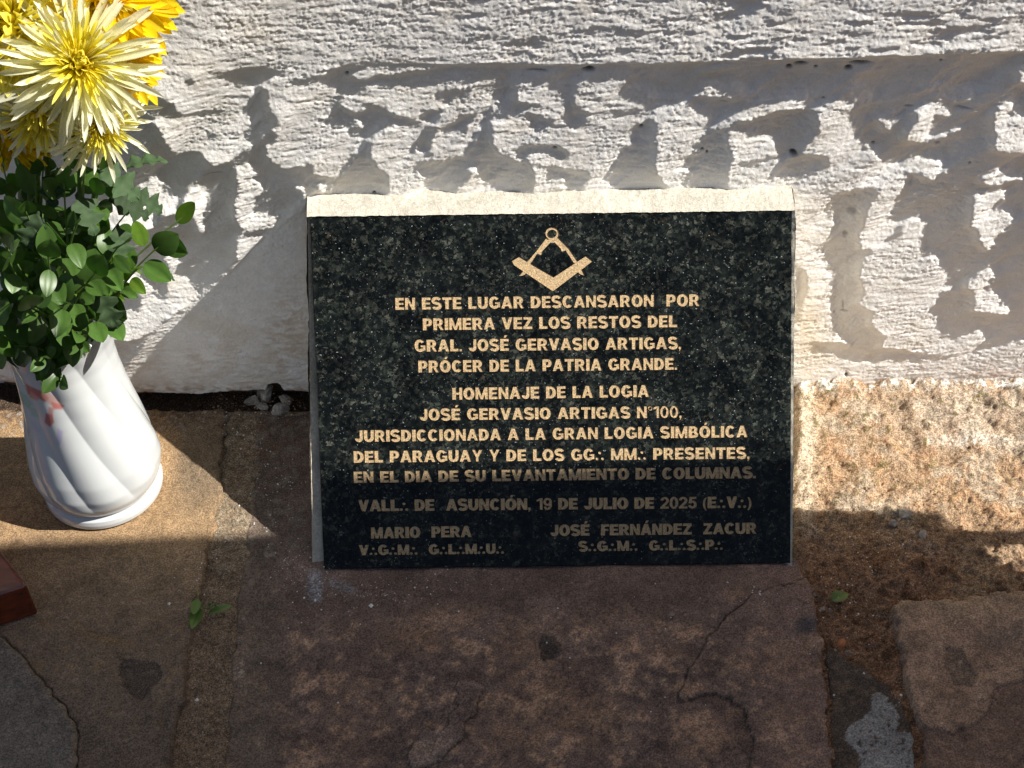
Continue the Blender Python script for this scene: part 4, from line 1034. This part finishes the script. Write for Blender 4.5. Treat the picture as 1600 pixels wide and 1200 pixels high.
peb(1395,818,.0045,M_chunk,'smaller pale stone beside the grey lump','stone_lump','stone',z=-.001)
peb(1440,836,.0055,M_chunk,'brownish stone lump at the shadow edge','stone_lump','stone',z=-.001)
for px,py,r,lb,fl in ((414,613,.013,'largest white lump of broken mortar under the wall edge',.7),(396,626,.009,'dark cracked mortar lump left of the largest one',.6),(408,634,.007,'small pale mortar fragment below the largest lump',.7),(437,640,.010,'pale grey mortar lump nearest the plaque',.6),(445,622,.008,'brown mortar lump in the gap beside the plaque',.6)):
    peb(px,py,r,M_chunk,lb,'mortar_chunk','mortar chunk','lumps of broken mortar under the wall',z=-.004,rough=.6,fl=fl)
# countless specks of lime scattered on the stones
rnd=random.Random(5); V=[];Q=[]
def crumb(px,py,r):
    p=on_ground(px,py,.002); b=len(V)
    for d in ((1,0,0),(0,1,0),(-1,0,0),(0,-1,0),(0,0,.8),(0,0,-.8)):
        V.append(tuple(p+np.array(d)*r*rnd.uniform(.6,1.2)))
    for f in ((0,1,4),(1,2,4),(2,3,4),(3,0,4),(1,0,5),(2,1,5),(3,2,5),(0,3,5)): Q.append(tuple(b+i for i in f))
for x,y,r in ((580,946,2.6),(265,943,2.1),(292,941,1.3),(308,1094,2.4),(457,941,1.2),(475,934,1.4),(493,938,1.6),(648,918,1.8),(1024,912,1.2),(1137,910,1.3),(1187,928,1.4),(563,975,1.2),(528,1098,1.1),(408,1036,1.1),(717,955,1.5),(1017,1112,1.2),(471,973,1),(1480,1065,2.0),(1555,1053,1.6),(1408,1086,1.5),(1442,1046,1.4),(1504,1004,1.2),(1430,1021,1.2),(1303,1086,1.6),(1350,1052,1.4),(1571,1032,1.2),(1479,1047,1.4),(1475,1037,1.3)):
    crumb(x,y,r*.00085)
for cx,cy,sx_,sy_,n in ((470,880,45,35,90),(560,930,80,30,60),(640,915,120,22,50),(900,980,300,90,60),(430,760,40,60,80),(380,680,40,25,40),(1330,960,50,60,70),(1370,860,60,35,60),(1470,1060,60,60,70),(430,640,45,16,40),(310,900,40,60,30),(1180,930,40,20,20),(1420,660,120,30,50)):
    for _ in range(n): crumb(rnd.gauss(cx,sx_*.6),rnd.gauss(cy,sy_*.6),abs(rnd.gauss(.00035,.00022))+.00015)
o=link('lime_crumbs',mesh_np('lime_crumbs',V,Q,False),None,[M_white_crumb]); tag(o,'scattered white lime crumbs on the stones and earth','crumbs',None,'stuff')
V=[];Q=[]
for _ in range(900):
    x=rnd.uniform(1245,1620); y=rnd.gauss(870,120)
    if 608<y<1080 and not inpoly(np.array([x]),np.array([y]),S3)[0] and not inpoly(np.array([x]),np.array([y]),S4)[0]: crumb(x,y,abs(rnd.gauss(.0006,.0005))+.0003)
for _ in range(140):
    x=rnd.uniform(1250,1600); y=rnd.gauss(880,110)
    if 615<y<1060 and not inpoly(np.array([x]),np.array([y]),S3)[0] and not inpoly(np.array([x]),np.array([y]),S4)[0]: crumb(x,y,rnd.uniform(.0010,.0019))
for _ in range(260): crumb(rnd.uniform(330,480),rnd.gauss(635,18) if True else rnd.uniform(640,900),abs(rnd.gauss(.0004,.0003))+.0002)
o=link('grit',mesh_np('grit',V,Q,False),None,[plain('earth_grit',(.27,.17,.10),.95,.1,250,.5,1.5)]); tag(o,'loose brown grit on the earth','grit',None,'stuff')

# ------------------------------------------------------------------ added unseen screen outside the view, its outline shaped to shade the near ground
XS=.8
def back(P):
    P=np.asarray(P); t=(XS-P[0]); return (P[1]-K*t,P[2]+C*t)
def pl(px,py): return on_plane(px,py,PB,pn)
def ed(px,py,z=0.): return on_ground(px,py,z)
pts=[back(ed(-700,860)),back(ed(0,852)),back(ed(378,834)),back(ed(430,832)),back(pl(505,742)),back(pl(700,737)),back(pl(1235,714)),back(ed(1262,797)),back(ed(1412,800)),back(ed(1446,828)),back(ed(1700,829)),
     back(ed(1700,855)),back(ed(1480,854)),back(ed(1512,880)),back(ed(1540,893)),back(ed(1600,912)),back(ed(1700,935))]
low=min(p[1] for p in pts); hi=max(p[1] for p in pts)
outl=[(pts[0][0]-.02,2.6)]+pts+[(pts[-1][0]-.1,.02),(-1.9,.02),(-1.9,2.6)]
V=[(XS,y,z) for y,z in outl]+[(XS+.03,y,z) for y,z in outl]; n=len(outl)
me=bpy.data.meshes.new('shade_screen'); me.from_pydata(V,[],[tuple(range(n)),tuple(range(2*n-1,n-1,-1))]+[(i,i+n,(i+1)%n+n,(i+1)%n) for i in range(n)]); me.update()
o=link('shade_screen',me,None,[plain('shade_screen_brown',(.16,.11,.07),.8,.3,30,.6,1.3)]); tag(o,'added unseen brown screen cut to cast the shade edge on the paving','screen')
